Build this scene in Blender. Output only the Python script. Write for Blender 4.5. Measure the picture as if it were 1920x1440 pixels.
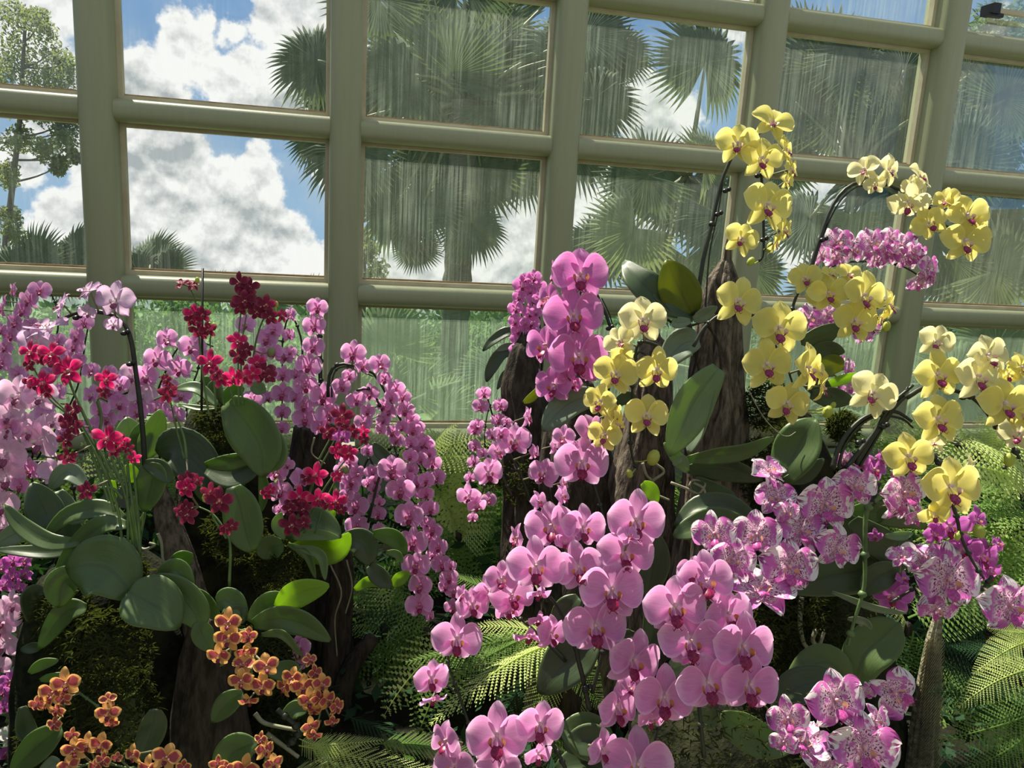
import bpy, bmesh, math, random
from mathutils import Vector, Matrix, Euler, noise
R = random.Random(11)
for o in list(bpy.data.objects): bpy.data.objects.remove(o, do_unlink=True)
SC = bpy.context.scene
COL = SC.collection

# ------------------------------------------------------------------ camera
F, YAW, PIT, ROL = 1440.0, 0.2253, -0.1977, 0.0583
CAM = Vector((0, 0, 1.6))
cy, sy, cp, sp, cr, sr = math.cos(YAW), math.sin(YAW), math.cos(PIT), math.sin(PIT), math.cos(ROL), math.sin(ROL)
FW = Vector((sy*cp, cy*cp, sp)); RT0 = Vector((cy, -sy, 0)); UP0 = RT0.cross(FW)
RT = cr*RT0 + sr*UP0; UP = -sr*RT0 + cr*UP0
def ray(x, y): return FW + RT*((x-960)/F) + UP*((720-y)/F)
def at(x, y, d): return CAM + ray(x, y)*d                     # a real point, d metres ahead of the viewpoint
def at_y(x, y, Y): r = ray(x, y); return CAM + r*(Y/r.y)
cd = bpy.data.cameras.new('camera'); cam = bpy.data.objects.new('camera', cd); COL.objects.link(cam)
cd.sensor_width = 36; cd.lens = F/1920*36; cd.clip_start = .05; cd.clip_end = 500
M = Matrix((RT, UP, -FW)).transposed().to_4x4(); M.translation = CAM
cam.matrix_world = M; SC.camera = cam

# ------------------------------------------------------------------ exposure, sun, sky
SC.view_settings.view_transform = 'Standard'; SC.view_settings.look = 'None'
SC.view_settings.gamma = 1; SC.view_settings.use_curve_mapping = False
SC.view_settings.exposure = 0.08
sl = bpy.data.lights.new('sun', 'SUN'); so = bpy.data.objects.new('sun', sl); COL.objects.link(so)
sl.energy = 11.5; sl.angle = math.radians(.6); sl.color = (1, .93, .78)
SUN = Vector((-.50, 1.0, 1.75)).normalized()
so.rotation_euler = SUN.to_track_quat('Z', 'Y').to_euler(); so.location = (0, 0, 9)

class NT:
    """tiny helper for node graphs"""
    def __init__(s, nt): s.t = nt; s.n = nt.nodes; s.l = nt.links
    def put(s, inp, v):
        if hasattr(v, 'is_output'): s.l.new(v, inp)
        elif isinstance(v, (tuple, list)) and len(v) == 3 and inp.type == 'RGBA': inp.default_value = (*v, 1)
        else: inp.default_value = v
    def math(s, op, a, b=0.0, c=None, clamp=False):
        n = s.n.new('ShaderNodeMath'); n.operation = op; n.use_clamp = clamp
        s.put(n.inputs[0], a); s.put(n.inputs[1], b)
        if c is not None: s.put(n.inputs[2], c)
        return n.outputs[0]
    def vmath(s, op, a, b=None):
        n = s.n.new('ShaderNodeVectorMath'); n.operation = op; s.put(n.inputs[0], a)
        if b is not None: s.put(n.inputs[1], b)
        return n.outputs['Value'] if op in ('LENGTH', 'DISTANCE', 'DOT_PRODUCT') else n.outputs[0]
    def mix(s, f, a, b):
        n = s.n.new('ShaderNodeMix'); n.data_type = 'RGBA'
        s.put(n.inputs[0], f); s.put(n.inputs[6], a); s.put(n.inputs[7], b); return n.outputs[2]
    def step(s, v, a, b):      # smooth map a..b -> 0..1
        n = s.n.new('ShaderNodeMapRange'); n.interpolation_type = 'SMOOTHSTEP'
        s.put(n.inputs[0], v); n.inputs[1].default_value = a; n.inputs[2].default_value = b
        return n.outputs[0]
    def noise(s, vec, scale, detail=3, rough=.5, out=0, dist=0):
        n = s.n.new('ShaderNodeTexNoise'); s.put(n.inputs['Vector'], vec); n.inputs['Scale'].default_value = scale
        n.inputs['Detail'].default_value = detail; n.inputs['Roughness'].default_value = rough; n.inputs['Distortion'].default_value = dist
        return n.outputs[out]
    def mapping(s, vec, sc):
        n = s.n.new('ShaderNodeMapping'); s.put(n.inputs[0], vec); n.inputs['Scale'].default_value = sc; return n.outputs[0]
    def sep(s, v):
        n = s.n.new('ShaderNodeSeparateXYZ'); s.put(n.inputs[0], v); return n.outputs
    def coord(s, w='Object'): return s.n.new('ShaderNodeTexCoord').outputs[w]
    def rand(s): return s.n.new('ShaderNodeObjectInfo').outputs['Random']

W = bpy.data.worlds.new('sky'); SC.world = W; W.use_nodes = True
w = NT(W.node_tree); w.n.clear()
wo = w.n.new('ShaderNodeOutputWorld'); bg = w.n.new('ShaderNodeBackground'); w.l.new(bg.outputs[0], wo.inputs[0])
dirv = w.coord('Generated')
wv = w.vmath('ADD', dirv, w.vmath('SCALE', w.vmath('SUBTRACT', w.noise(dirv, 9, 6, .62, 1), (.5, .5, .5)), None))
scn = [n for n in w.n if n.type == 'VECT_MATH' and n.operation == 'SCALE'][0]; scn.inputs['Scale'].default_value = .10
CL = [(300,410,140),(410,400,105),(250,540,180),(400,540,180),(500,480,88),(468,325,48),(235,185,75),(290,215,60),(345,290,62),(250,310,90),
      (365,85,50),(455,45,28),(560,30,70),(610,120,85),(470,160,62),(545,200,50),(620,290,42),(578,478,42),(600,540,44),(400,20,24),
      (110,170,62),(30,20,70),(120,25,45),(30,290,45),(150,300,45),(140,215,50),(900,500,140),(1010,440,125),(760,520,90),(1180,390,100),(1230,230,75),
      (1180,190,60),(1400,50,42),(1500,270,95),(1600,430,100),(1560,300,70),(1750,400,110),(850,100,50),(980,250,80),(1900,100,60),(760,330,40)]
acc = None
for (bx, by, br) in CL:
    c = ray(bx, by).normalized()
    dn = w.vmath('DISTANCE', wv, tuple(c))
    v = w.math('MULTIPLY_ADD', dn, -F*.93/br, 1.0)
    v = w.math('MULTIPLY', v, br/90.0)
    acc = v if acc is None else w.math('SMOOTH_MAX', acc, v, .14)
# the same billows go on over the rest of the sky
far_ = w.math('MULTIPLY_ADD', w.noise(wv, 2.6, 5, .55), 5.0, -2.55)
zz = w.sep(dirv)
outside = w.step(w.vmath('DOT_PRODUCT', dirv, tuple(FW)), .80, .70)
far_ = w.math('ADD', far_, w.math('MULTIPLY_ADD', outside, 3.0, -3.0))
acc = w.math('MAXIMUM', acc, far_)
n1 = w.noise(dirv, 11, 7, .56)
acc = w.math('ADD', acc, w.math('MULTIPLY_ADD', n1, 1.3, -.65))
mask = w.step(acc, -.05, .10)
body = w.step(acc, .05, .55)
off = w.vmath('ADD', dirv, tuple(Vector((SUN.x*.5, 0, SUN.z)).normalized()*.012))
relief = w.math('MULTIPLY', w.math('SUBTRACT', n1, w.noise(off, 11, 7, .56)), 7.0)
lump = w.step(w.noise(dirv, 6, 2, .5), .35, .65)
lit = w.math('ADD', w.math('MULTIPLY_ADD', body, -.42, 1.05), relief)
lit = w.math('SUBTRACT', lit, w.math('MULTIPLY', w.math('MULTIPLY', lump, body), .22), clamp=True)
cloud = w.mix(lit, (.42, .46, .47), (1.0, .99, .96))
blue = w.mix(w.step(zz[2], -.15, .45), (.34, .53, .72), (.13, .28, .56))
thin = w.math('MULTIPLY', w.step(w.noise(wv, 6, 5, .6), .42, .75), .5)
blue = w.mix(thin, blue, (.55, .62, .68))
w.put(bg.inputs[0], w.mix(mask, blue, cloud)); bg.inputs[1].default_value = 1.0

# ------------------------------------------------------------------ helpers
def tag(o, label=None, cat=None, group=None, kind=None):
    if label: o['label'] = label
    if cat: o['category'] = cat
    if group: o['group'] = group
    if kind: o['kind'] = kind
    return o
def link(name, data, parent=None, loc=None):
    o = bpy.data.objects.new(name, data); COL.objects.link(o)
    if parent is not None: o.parent = parent
    if loc is not None: o.location = loc
    return o
def root(name, loc, label, cat, group=None):
    e = link(name, None, None, loc); e.empty_display_size = .05
    return tag(e, label, cat, group)
class MB:
    def __init__(s): s.v = []; s.f = []; s.uv = []; s.m = []
    def add(s, vs, fs, uvs=None, m=0):
        b = len(s.v); s.v += [tuple(v) for v in vs]
        s.uv += list(uvs) if uvs else [(0, 0)]*len(vs)
        s.f += [tuple(i+b for i in f) for f in fs]; s.m += [m]*len(fs)
    def grid(s, pts, m=0, closed=False, uv=None):      # pts: rows of points
        nr, nc = len(pts), len(pts[0]); vs = [p for r in pts for p in r]
        uvs = [(j/(nc-1 if nc > 1 else 1), i/(nr-1 if nr > 1 else 1)) for i in range(nr) for j in range(nc)]
        fs = []
        for i in range(nr-1):
            for j in range(nc if closed else nc-1):
                k = (j+1) % nc; fs.append((i*nc+j, i*nc+k, (i+1)*nc+k, (i+1)*nc+j))
        s.add(vs, fs, uvs, m)
    def box(s, x0, x1, y0, y1, z0, z1, m=0):
        v = [(x, y, z) for x in (x0, x1) for y in (y0, y1) for z in (z0, z1)]
        s.add(v, [(0,1,3,2),(4,6,7,5),(0,4,5,1),(2,3,7,6),(0,2,6,4),(1,5,7,3)], None, m)
    def tube(s, pts, rad, n=7, m=0, cap=True):
        pts = [Vector(p) for p in pts]; k = len(pts)
        rr = rad if isinstance(rad, (list, tuple)) else [rad]*k
        rows = []; t0 = (pts[1]-pts[0]).normalized(); nn = t0.orthogonal().normalized()
        for i, p in enumerate(pts):
            t = (pts[min(i+1, k-1)]-pts[max(i-1, 0)]).normalized()
            nn = (nn - t*nn.dot(t)).normalized(); b = t.cross(nn)
            rows.append([p+(nn*math.cos(a)+b*math.sin(a))*rr[i] for a in [2*math.pi*j/n for j in range(n)]])
        b0 = len(s.v); s.grid(rows, m, True)
        if cap:
            s.f.append(tuple(b0+j for j in reversed(range(n)))); s.m.append(m)
            s.f.append(tuple(b0+(k-1)*n+j for j in range(n))); s.m.append(m)
    def ball(s, c, r, sx=1, sy=1, sz=1, n=10, k=7, m=0, mat=None):
        c = Vector(c); rows = []
        for i in range(k):
            a = math.pi*i/(k-1); row = []
            for j in range(n):
                b = 2*math.pi*j/n; p = Vector((math.sin(a)*math.cos(b)*sx, math.sin(a)*math.sin(b)*sy, math.cos(a)*sz))*r
                row.append(c+(mat@p if mat else p))
            rows.append(row)
        s.grid(rows, m, True)
    def mesh(s, name, mats, smooth=True):
        me = bpy.data.meshes.new(name); me.from_pydata(s.v, [], s.f)
        uvl = me.uv_layers.new(name='UVMap'); vi = [0]*len(me.loops); me.loops.foreach_get('vertex_index', vi)
        flat = []
        for i in vi: flat += s.uv[i]
        uvl.data.foreach_set('uv', flat)
        for mt in mats: me.materials.append(mt)
        me.polygons.foreach_set('material_index', s.m); me.polygons.foreach_set('use_smooth', [smooth]*len(s.f))
        me.update(); return me
    def build(s, name, mats, parent=None, smooth=True, loc=None):
        if not isinstance(mats, (list, tuple)): mats = [mats]
        if loc is None and parent is not None: loc = -Vector(parent.matrix_basis.translation) if parent.parent is None else Vector((0,0,0))
        return link(name, s.mesh(name, mats, smooth), parent, loc)
def bez(pts, n=24):                                   # smooth curve (Catmull-Rom) through points
    pts = [Vector(p) for p in pts]
    if len(pts) == 2: return [pts[0].lerp(pts[1], i/n) for i in range(n+1)]
    P = [pts[0]*2-pts[1]]+pts+[pts[-1]*2-pts[-2]]; out = []; segs = len(pts)-1; per = max(2, n//segs)
    for i in range(segs):
        a, b, c, d = P[i:i+4]
        for k in range(per):
            t = k/per; out.append(.5*((2*b)+(c-a)*t+(2*a-5*b+4*c-d)*t*t+(3*b-a-3*c+d)*t**3))
    out.append(pts[-1]); return out

# ------------------------------------------------------------------ materials
def mat(name):
    m = bpy.data.materials.new(name); m.use_nodes = True; t = NT(m.node_tree); t.n.clear()
    t.out = t.n.new('ShaderNodeOutputMaterial'); return m, t
def surf(t, color, rough=.5, spec=.5, bump=None, bstr=.3, trans=None, tw=0, sheen=0):
    p = t.n.new('ShaderNodeBsdfPrincipled'); t.put(p.inputs['Base Color'], color); t.put(p.inputs['Roughness'], rough)
    p.inputs['Specular IOR Level'].default_value = spec
    if bump is not None:
        b = t.n.new('ShaderNodeBump'); b.inputs['Strength'].default_value = bstr; b.inputs['Distance'].default_value = .01
        t.put(b.inputs['Height'], bump); t.l.new(b.outputs[0], p.inputs['Normal'])
    o = p.outputs[0]
    if trans is not None:
        r = t.n.new('ShaderNodeBsdfTranslucent'); t.put(r.inputs[0], trans)
        x = t.n.new('ShaderNodeMixShader'); t.put(x.inputs[0], tw); t.l.new(o, x.inputs[1]); t.l.new(r.outputs[0], x.inputs[2]); o = x.outputs[0]
    t.l.new(o, t.out.inputs[0]); return p
def simple(name, col, col2=None, scale=8, rough=.6, spec=.4, stretch=(1,1,1), bstr=.0, trans=None, tw=0):
    m, t = mat(name); c = t.coord('Object'); n = t.noise(t.mapping(c, stretch), scale, 5, .6)
    colr = t.mix(t.step(n, .35, .65), col, col2 or tuple(v*.75 for v in col))
    surf(t, colr, rough, spec, n if bstr else None, bstr, trans, tw); return m
def petal_uv(t):
    uv = t.sep(t.coord('UV')); u = t.math('MULTIPLY_ADD', uv[0], 2, -1); return t.math('ABSOLUTE', u), uv[1], u
def petal_mat(kind, colr, edge, core, glow=1.15, tw=.5, vein=None):
    m, t = mat('petal_'+kind); au, v, u = petal_uv(t); uvc = t.coord('UV')
    rnd = t.math('MULTIPLY_ADD', t.rand(), .22, .88)
    c = t.mix(t.step(v, .55, 1.0), colr, edge)
    c = t.mix(t.math('MULTIPLY', t.step(au, .80, 1.0), .8), c, edge)
    if vein:
        vn = t.noise(t.mapping(uvc, (16, 1.6, 1)), 1.6, 3, .6)
        c = t.mix(t.math('MULTIPLY', t.step(vn, .50, .62), .55), c, vein)
    c = t.mix(t.step(v, .26, .02), c, core)
    c = t.vmath('MULTIPLY', c, None); 
    n = c.node
    cb = t.n.new('ShaderNodeCombineXYZ')
    for i in range(3): t.put(cb.inputs[i], rnd)
    t.l.new(cb.outputs[0], n.inputs[1])
    surf(t, c, .55, .25, None, 0, t.mix(.25, c, colr), tw)
    return m
PM = {}
PM['pink'] = petal_mat('pink', (.77,.32,.63), (.88,.60,.80), (.88,.72,.82), vein=(.66,.21,.52))
PM['rose'] = petal_mat('rose', (.72,.21,.56), (.80,.40,.68), (.85,.62,.78), vein=(.58,.12,.44))
PM['small'] = petal_mat('small', (.74,.30,.60), (.86,.58,.78), (.66,.10,.38), vein=(.64,.21,.50))
PM['lilac'] = petal_mat('lilac', (.68,.50,.66), (.50,.28,.52), (.80,.72,.76), vein=(.54,.30,.54))
PM['pale'] = petal_mat('pale', (.76,.47,.65), (.80,.58,.75), (.84,.72,.80), vein=(.64,.36,.58))
PM['yellow'] = petal_mat('yellow', (.80,.72,.20), (.84,.78,.32), (.86,.82,.55), vein=(.78,.68,.16))
PM['cream'] = petal_mat('cream', (.82,.77,.40), (.86,.82,.50), (.88,.85,.66), vein=(.80,.73,.33))
PM['crimson'] = petal_mat('crimson', (.62,.012,.13), (.80,.20,.32), (.75,.25,.32), vein=(.40,.006,.07))
PM['shaded_maroon'] = petal_mat('shaded_maroon', (.20,.012,.05), (.38,.07,.12), (.42,.16,.14), tw=.35, vein=(.08,.006,.025))  # crimson with shade put into the colour; serves a darker variety too
PM['purple'] = petal_mat('purple', (.58,.13,.50), (.74,.34,.66), (.7,.5,.6), vein=(.3,.04,.26))
PM['white'] = petal_mat('white', (.80,.76,.70), (.82,.78,.74), (.75,.7,.5))
m, t = mat('petal_orange'); au, v, u = petal_uv(t)     # wine heart, ochre rim with fine stripes
st = t.math('SINE', t.math('MULTIPLY', u, 34.0))
inner = t.math('MULTIPLY', t.step(t.math('ADD', v, t.math('MULTIPLY', au, .30)), .86, .74), t.step(au, .82, .68))
rim = t.mix(t.math('MULTIPLY', t.step(st, .2, .8), .5), (.74,.44,.14), (.62,.24,.09))
c = t.mix(inner, rim, (.40,.075,.085)); c = t.mix(t.step(v, .16, .04), c, (.62,.32,.15)); surf(t, c, .5, .3, None, 0, c, .4); PM['orange'] = m
m, t = mat('sepal_orange'); au, v, u = petal_uv(t)
st = t.math('SINE', t.math('MULTIPLY', u, 30.0))
c = t.mix(t.math('MULTIPLY', t.step(st, .1, .7), t.step(v, .9, .6)), (.76,.46,.15), (.60,.20,.08)); surf(t, c, .5, .3, None, 0, c, .4); PM['orange_s'] = m
m, t = mat('petal_striped'); au, v, u = petal_uv(t); uvc = t.coord('UV')      # magenta, white tip with dark dashes, freckled heart
rnd = t.math('MULTIPLY_ADD', t.rand(), 7.0, 0.0)
cb = t.n.new('ShaderNodeCombineXYZ'); t.put(cb.inputs[0], rnd); t.put(cb.inputs[1], rnd); off = t.vmath('ADD', uvc, cb.outputs[0])
wh = t.noise(off, 2.2, 3, .6); ed = t.math('ADD', v, t.math('MULTIPLY_ADD', wh, 1.1, -.55))
ed = t.math('ADD', ed, t.math('MULTIPLY', u, .18))
white = t.step(ed, .66, .72)
dash = t.step(t.noise(t.mapping(off, (13, 2.2, 1)), 1.0, 2, .5), .52, .57)
dash = t.math('MULTIPLY', dash, t.step(v, .55, .8))
frk = t.step(t.noise(t.mapping(off, (17, 19, 1)), 1.0, 1, .5), .53, .58)
fz = t.math('MULTIPLY', t.step(v, .60, .42), t.step(t.noise(off, 4.5, 2, .5), .36, .48))
c = t.mix(fz, (.62,.15,.50), (.84,.62,.74)); c = t.mix(t.math('MULTIPLY', fz, frk), c, (.22,.015,.14))
c = t.mix(white, c, (.88,.82,.84)); c = t.mix(dash, c, (.24,.03,.18)); surf(t, c, .5, .3, None, 0, c, .45); PM['striped'] = m
def lipm(name, a, b, cc, tw=.25):
    m, t = mat('lip_'+name); n = t.noise(t.coord('Object'), 30, 2, .5); g = t.sep(t.coord('Generated'))
    c = t.mix(t.step(n, .40, .62), a, b); c = t.mix(t.step(g[2], .62, .85), c, cc); surf(t, c, .4, .4, None, 0, c, tw); return m
LM = {'pink': lipm('magenta', (.28,.008,.075), (.15,.005,.035), (.50,.20,.08)), 'yellow': lipm('wine', (.18,.008,.06), (.34,.04,.15), (.72,.50,.42)),
      'crimson': lipm('red', (.30,.006,.05), (.15,.005,.02), (.7,.35,.2)), 'orange': lipm('dark', (.10,.006,.02), (.2,.01,.04), (.6,.35,.35)),
      'striped': lipm('mauve', (.50,.09,.33), (.38,.04,.22), (.65,.35,.2)), 'lilac': lipm('plum', (.16,.02,.08), (.30,.08,.14), (.75,.65,.6))}
CM = {'pink': simple('column_pink', (.62,.34,.52), (.66,.3,.2), 40), 'yellow': simple('column_white', (.78,.68,.66), (.6,.25,.4), 60)}
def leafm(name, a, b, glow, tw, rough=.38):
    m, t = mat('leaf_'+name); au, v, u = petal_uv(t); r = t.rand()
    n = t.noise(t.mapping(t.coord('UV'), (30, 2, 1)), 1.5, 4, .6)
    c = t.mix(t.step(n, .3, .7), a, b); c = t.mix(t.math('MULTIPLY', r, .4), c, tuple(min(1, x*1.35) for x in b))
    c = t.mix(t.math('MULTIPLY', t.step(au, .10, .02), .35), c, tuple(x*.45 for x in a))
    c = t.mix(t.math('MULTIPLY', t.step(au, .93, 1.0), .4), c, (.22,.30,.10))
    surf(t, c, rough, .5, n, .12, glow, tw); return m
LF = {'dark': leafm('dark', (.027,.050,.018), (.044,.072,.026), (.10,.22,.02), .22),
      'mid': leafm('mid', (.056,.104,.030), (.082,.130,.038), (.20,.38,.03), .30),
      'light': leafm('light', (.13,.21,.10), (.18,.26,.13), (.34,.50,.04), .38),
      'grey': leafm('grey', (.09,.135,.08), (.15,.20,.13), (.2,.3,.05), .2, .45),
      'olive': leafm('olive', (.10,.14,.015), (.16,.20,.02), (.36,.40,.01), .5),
      'lime': leafm('lime', (.14,.26,.03), (.20,.34,.04), (.50,.72,.03), .55)}  # light and lime tones put sunlight on the leaves into the colour
STEM = simple('stem_green', (.10,.17,.05), (.06,.11,.035), 30, .5)
STEMD = simple('stem_dark', (.012,.016,.010), (.022,.028,.014), 30, .45)
BUD = simple('bud_green', (.36,.42,.07), (.42,.46,.10), 30, .5, trans=(.5,.6,.05), tw=.3)
BUDP = simple('bud_dull', (.22,.14,.10), (.16,.20,.07), 30, .5)
BLACK = simple('black_plastic', (.010,.010,.010), None, 30, .4)
ROOTM = simple('root_grey', (.26,.25,.18), (.17,.18,.10), 25, .7, stretch=(1,1,1), bstr=.3)
BARK = simple('bark_dark', (.022,.018,.012), (.058,.047,.034), 16, .85, .2, (5,5,.7), .8)
WOOD = simple('driftwood', (.17,.14,.105), (.045,.036,.026), 17, .8, .2, (6,6,.5), 1.0)
MOSSB = simple('moss_body', (.008,.010,.006), (.023,.025,.012), 30, .95, .1, (1,1,1), 1.0)
MOSS = simple('moss_tuft', (.022,.029,.011), (.046,.056,.019), 30, .9, .1, trans=(.10,.13,.02), tw=.25)
SOIL = simple('soil', (.007,.007,.004), (.014,.013,.008), 30, .95, .1, bstr=.8)
# ------------------------------------------------------------------ room: glazed front wall
m, t = mat('frame_paint'); n = t.noise(t.mapping(t.coord('Object'), (9, 9, .8)), 6, 4, .6)
c = t.mix(t.math('MULTIPLY', t.step(n, .42, .72), .25), (.33,.34,.20), (.26,.27,.14)); surf(t, c, .42, .4, n, .05); PAINT = m
BEADM = simple('bead_paint', (.58,.53,.37), (.50,.43,.28), 12, .5)
PUTTY = simple('old_putty', (.26,.17,.09), (.36,.26,.15), 30, .8)
def glass(name, lo, hi, tint, film):
    m, t = mat(name); c = t.coord('Object')
    s1 = t.noise(t.mapping(c, (60, 1, 1.1)), 1.6, 4, .65); s2 = t.noise(t.mapping(c, (150, 1, 2.4)), 2.0, 3, .6); s3 = t.noise(c, 3.0, 4, .6)
    a = t.step(t.math('ADD', t.math('MULTIPLY', s1, .6), t.math('MULTIPLY', s2, .4)), .42, .66)
    a = t.math('MULTIPLY', a, t.step(s3, .30, .72))
    f = t.math('MULTIPLY_ADD', a, hi-lo, lo)
    tr = t.n.new('ShaderNodeBsdfTransparent'); tr.inputs[0].default_value = (*tint, 1)
    tl = t.n.new('ShaderNodeBsdfTranslucent'); t.put(tl.inputs[0], film)
    gl = t.n.new('ShaderNodeBsdfGlossy'); gl.inputs['Roughness'].default_value = .03
    fr = t.n.new('ShaderNodeFresnel'); fr.inputs[0].default_value = 1.45
    x = t.n.new('ShaderNodeMixShader'); t.put(x.inputs[0], f); t.l.new(tr.outputs[0], x.inputs[1]); t.l.new(tl.outputs[0], x.inputs[2])
    y = t.n.new('ShaderNodeMixShader'); t.put(y.inputs[0], t.math('MULTIPLY', fr.outputs[0], .5)); t.l.new(x.outputs[0], y.inputs[1]); t.l.new(gl.outputs[0], y.inputs[2])
    t.l.new(y.outputs[0], t.out.inputs[0]); return m
G_TOP = glass('glass_streaked', .03, .20, (.93, .95, .94), (.50, .57, .47))
G_CLEAR = glass('glass_clear', .01, .06, (.95, .96, .96), (.6, .68, .62))
G_LOW = glass('glass_limed', .10, .46, (.80, .88, .82), (.44, .53, .42))
GY, FY, RY = 2.965, 2.852, 2.872            # glass, mullion face, rail face
MX = [-.791+.8*k for k in range(-2, 7)]
RZ = [.816, 1.370, 1.952, 2.498, 3.05]      # upper edges of sill and rails
def rounded(mb, axis, a0, a1, c, half, y0, y1, rr=.03, seg=4):   # bar along axis with rounded room side
    prof = [(half, y1), (half, y0+rr)]
    for i in range(1, seg+1):
        a = math.pi/2*i/seg; prof.append((half-rr+rr*math.cos(a), y0+rr-rr*math.sin(a)))
    prof += [(-p, y) for p, y in reversed(prof[1:])] + [(-half, y1)]
    rows = []
    for s in (a0, a1):
        rows.append([((c+p), y, s) if axis == 'z' else (s, y, c+p) for p, y in prof])
    b = len(mb.v); mb.grid(rows, 0, True); n = len(prof)
    mb.f.append(tuple(b+j for j in range(n))); mb.m.append(0); mb.f.append(tuple(b+n+j for j in reversed(range(n)))); mb.m.append(0)
def fix(me):
    bm = bmesh.new(); bm.from_mesh(me); bmesh.ops.recalc_face_normals(bm, faces=bm.faces); bm.to_mesh(me); bm.free()
def flat(o, ang=40):
    o.data.polygons.foreach_set('use_smooth', [True]*len(o.data.polygons)); o.data.set_sharp_from_angle(angle=math.radians(ang))
for i, x in enumerate(MX):
    mb = MB(); rounded(mb, 'z', .80, 3.25, x, .055, FY, 3.0, .035)
    o = mb.build('trim_%d' % (i+1), PAINT); fix(o.data); flat(o); tag(o, kind='structure')
k = len(MX)
for i, z in enumerate(RZ):
    for j in range(len(MX)-1):
        mb = MB(); rounded(mb, 'x', MX[j]+.052, MX[j+1]-.052, z-.037, .037, RY, 3.0, .028)
        k += 1; o = mb.build('trim_%d' % k, PAINT); fix(o.data); flat(o); tag(o, kind='structure')
wn = 0
for i in range(4):
    for j in range(len(MX)-1):
        wn += 1; x0, x1, z0, z1 = MX[j]+.052, MX[j+1]-.052, RZ[i], RZ[i+1]-.074
        g = G_LOW if i == 0 else (G_CLEAR if j <= 2 and i > 0 else G_TOP)
        mb = MB(); mb.box(x0, x1, GY, GY+.004, z0, z1); wi = mb.build('window_%d' % wn, g, smooth=False); tag(wi, kind='structure')
        mb = MB(); mb.box(x0, x1, GY-.030, GY-.002, z0, z0+.016); mb.box(x0, x0+.018, GY-.030, GY-.002, z0+.016, z1); mb.box(x1-.018, x1, GY-.030, GY-.002, z0+.016, z1); mb.box(x0+.018, x1-.018, GY-.030, GY-.002, z1-.012, z1)
        mb.build('glazing_bead', BEADM, wi, False, (0, 0, 0))
        mb = MB(); mb.box(x0+.018, x1-.018, GY-.008, GY-.001, z0+.016, z0+.023); mb.build('putty_line', PUTTY, wi, False, (0, 0, 0))
WALLM = simple('wall_paint', (.20,.21,.15), (.16,.17,.12), 3, .8)
def wall(name, b, m=None):
    mb = MB(); mb.box(*b); return tag(mb.build(name, m or WALLM, smooth=False), kind='structure')
wall('wall_front', (-2.46, 4.1, 2.86, 3.02, 0, .735))
wall('wall_left', (-2.5, -2.40, -3, 3.02, 0, 2.2)); wall('wall_right', (4.02, 4.12, -3, 3.02, 0, 1.9))  # unseen side walls, heights set to limit the fill light
wall('wall_back', (-2.5, 4.12, -3.1, -3, 0, 3.6)); wall('floor', (-2.5, 4.12, -3.1, 3.02, -.1, 0), simple('paving', (.16,.15,.12), (.22,.21,.17), 4, .8))  # unseen back wall, added and raised to darken the fill from behind
for i in range(9):                                  # sloping glazing bars of the roof
    x = -2.3+i*.8; mb = MB()
    mb.add([(x-.03,-3,4.85),(x+.03,-3,4.85),(x+.03,3.0,3.2),(x-.03,3.0,3.2),(x-.03,-3,4.91),(x+.03,-3,4.91),(x+.03,3.0,3.26),(x-.03,3.0,3.26)],
           [(0,1,2,3),(7,6,5,4),(0,4,5,1),(1,5,6,2),(2,6,7,3),(3,7,4,0)])
    k += 1; tag(mb.build('trim_%d' % k, PAINT, smooth=False), kind='structure')
# raised planting bed
mb = MB(); rows = []
for i in range(30):
    y = .75+i*(2.10/29); rows.append([(-2.38+j*.159, y, .50+.10*noise.noise(Vector((j*.3, i*.3, 0)))+(.02 if i else -.5)) for j in range(41)])
mb.grid(rows); o = mb.build('planting_bed', SOIL); fix(o.data); tag(o, 'dark soil of the raised bed beneath the ferns', 'soil', kind='stuff')
# window catch, upper right pane
a = at_y(1868, 18, 2.90); e = root('window_catch', a, 'black metal catch and pale stay bar on the top right window', 'window catch')
mb = MB(); mb.box(a.x-.030, a.x+.004, a.y-.02, a.y+.05, a.z-.02, a.z+.02); mb.box(a.x-.045, a.x+.03, a.y-.012, a.y+.012, a.z-.030, a.z-.016); mb.build('catch', BLACK, e, False)
mb = MB(); mb.box(a.x+.004, a.x+.26, a.y-.005, a.y+.015, a.z-.012, a.z+.006); mb.build('stay_bar', BEADM, e, False)

# ------------------------------------------------------------------ outdoors
GRASS = simple('lawn', (.10,.15,.07), (.17,.22,.11), 1.2, .9, .1)
mb = MB(); rows = []
for i in range(26):
    y = 3.1+i*i*.16; rows.append([((j-15)*(2+i*.5)+3, y, -.25-.105*(y-3)+.3*noise.noise(Vector((j*.5, i*.4, 2)))*min(1, i/6)) for j in range(31)])
mb.grid(rows); o = mb.build('lawn', GRASS); fix(o.data); tag(o, 'pale green lawn sloping away outside the glass', 'lawn', kind='structure')
def gz(y): return -.25-.105*(y-3)
def fanm(name, a, b, tr):
    m, t = mat(name); v = t.sep(t.coord('UV')); n = t.noise(t.coord('Object'), 5, 3, .6)
    c = t.mix(t.step(n, .35, .65), a, b); c = t.mix(t.step(v[1], .82, 1.0), c, (.42,.38,.20)); surf(t, c, .75, .15, None, 0, tr, .3); return m
FANM = fanm('fan_leaf', (.045,.075,.045), (.085,.12,.072), (.12,.17,.05))
FANL = fanm('fan_leaf_pale', (.15,.20,.10), (.22,.26,.14), (.30,.36,.12))
PETI = simple('petiole', (.15,.17,.08), (.10,.11,.06), 20, .6); PTRUNK = simple('palm_trunk', (.085,.080,.070), (.14,.125,.105), 12, .9, .1, (1,1,5), .8)
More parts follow.
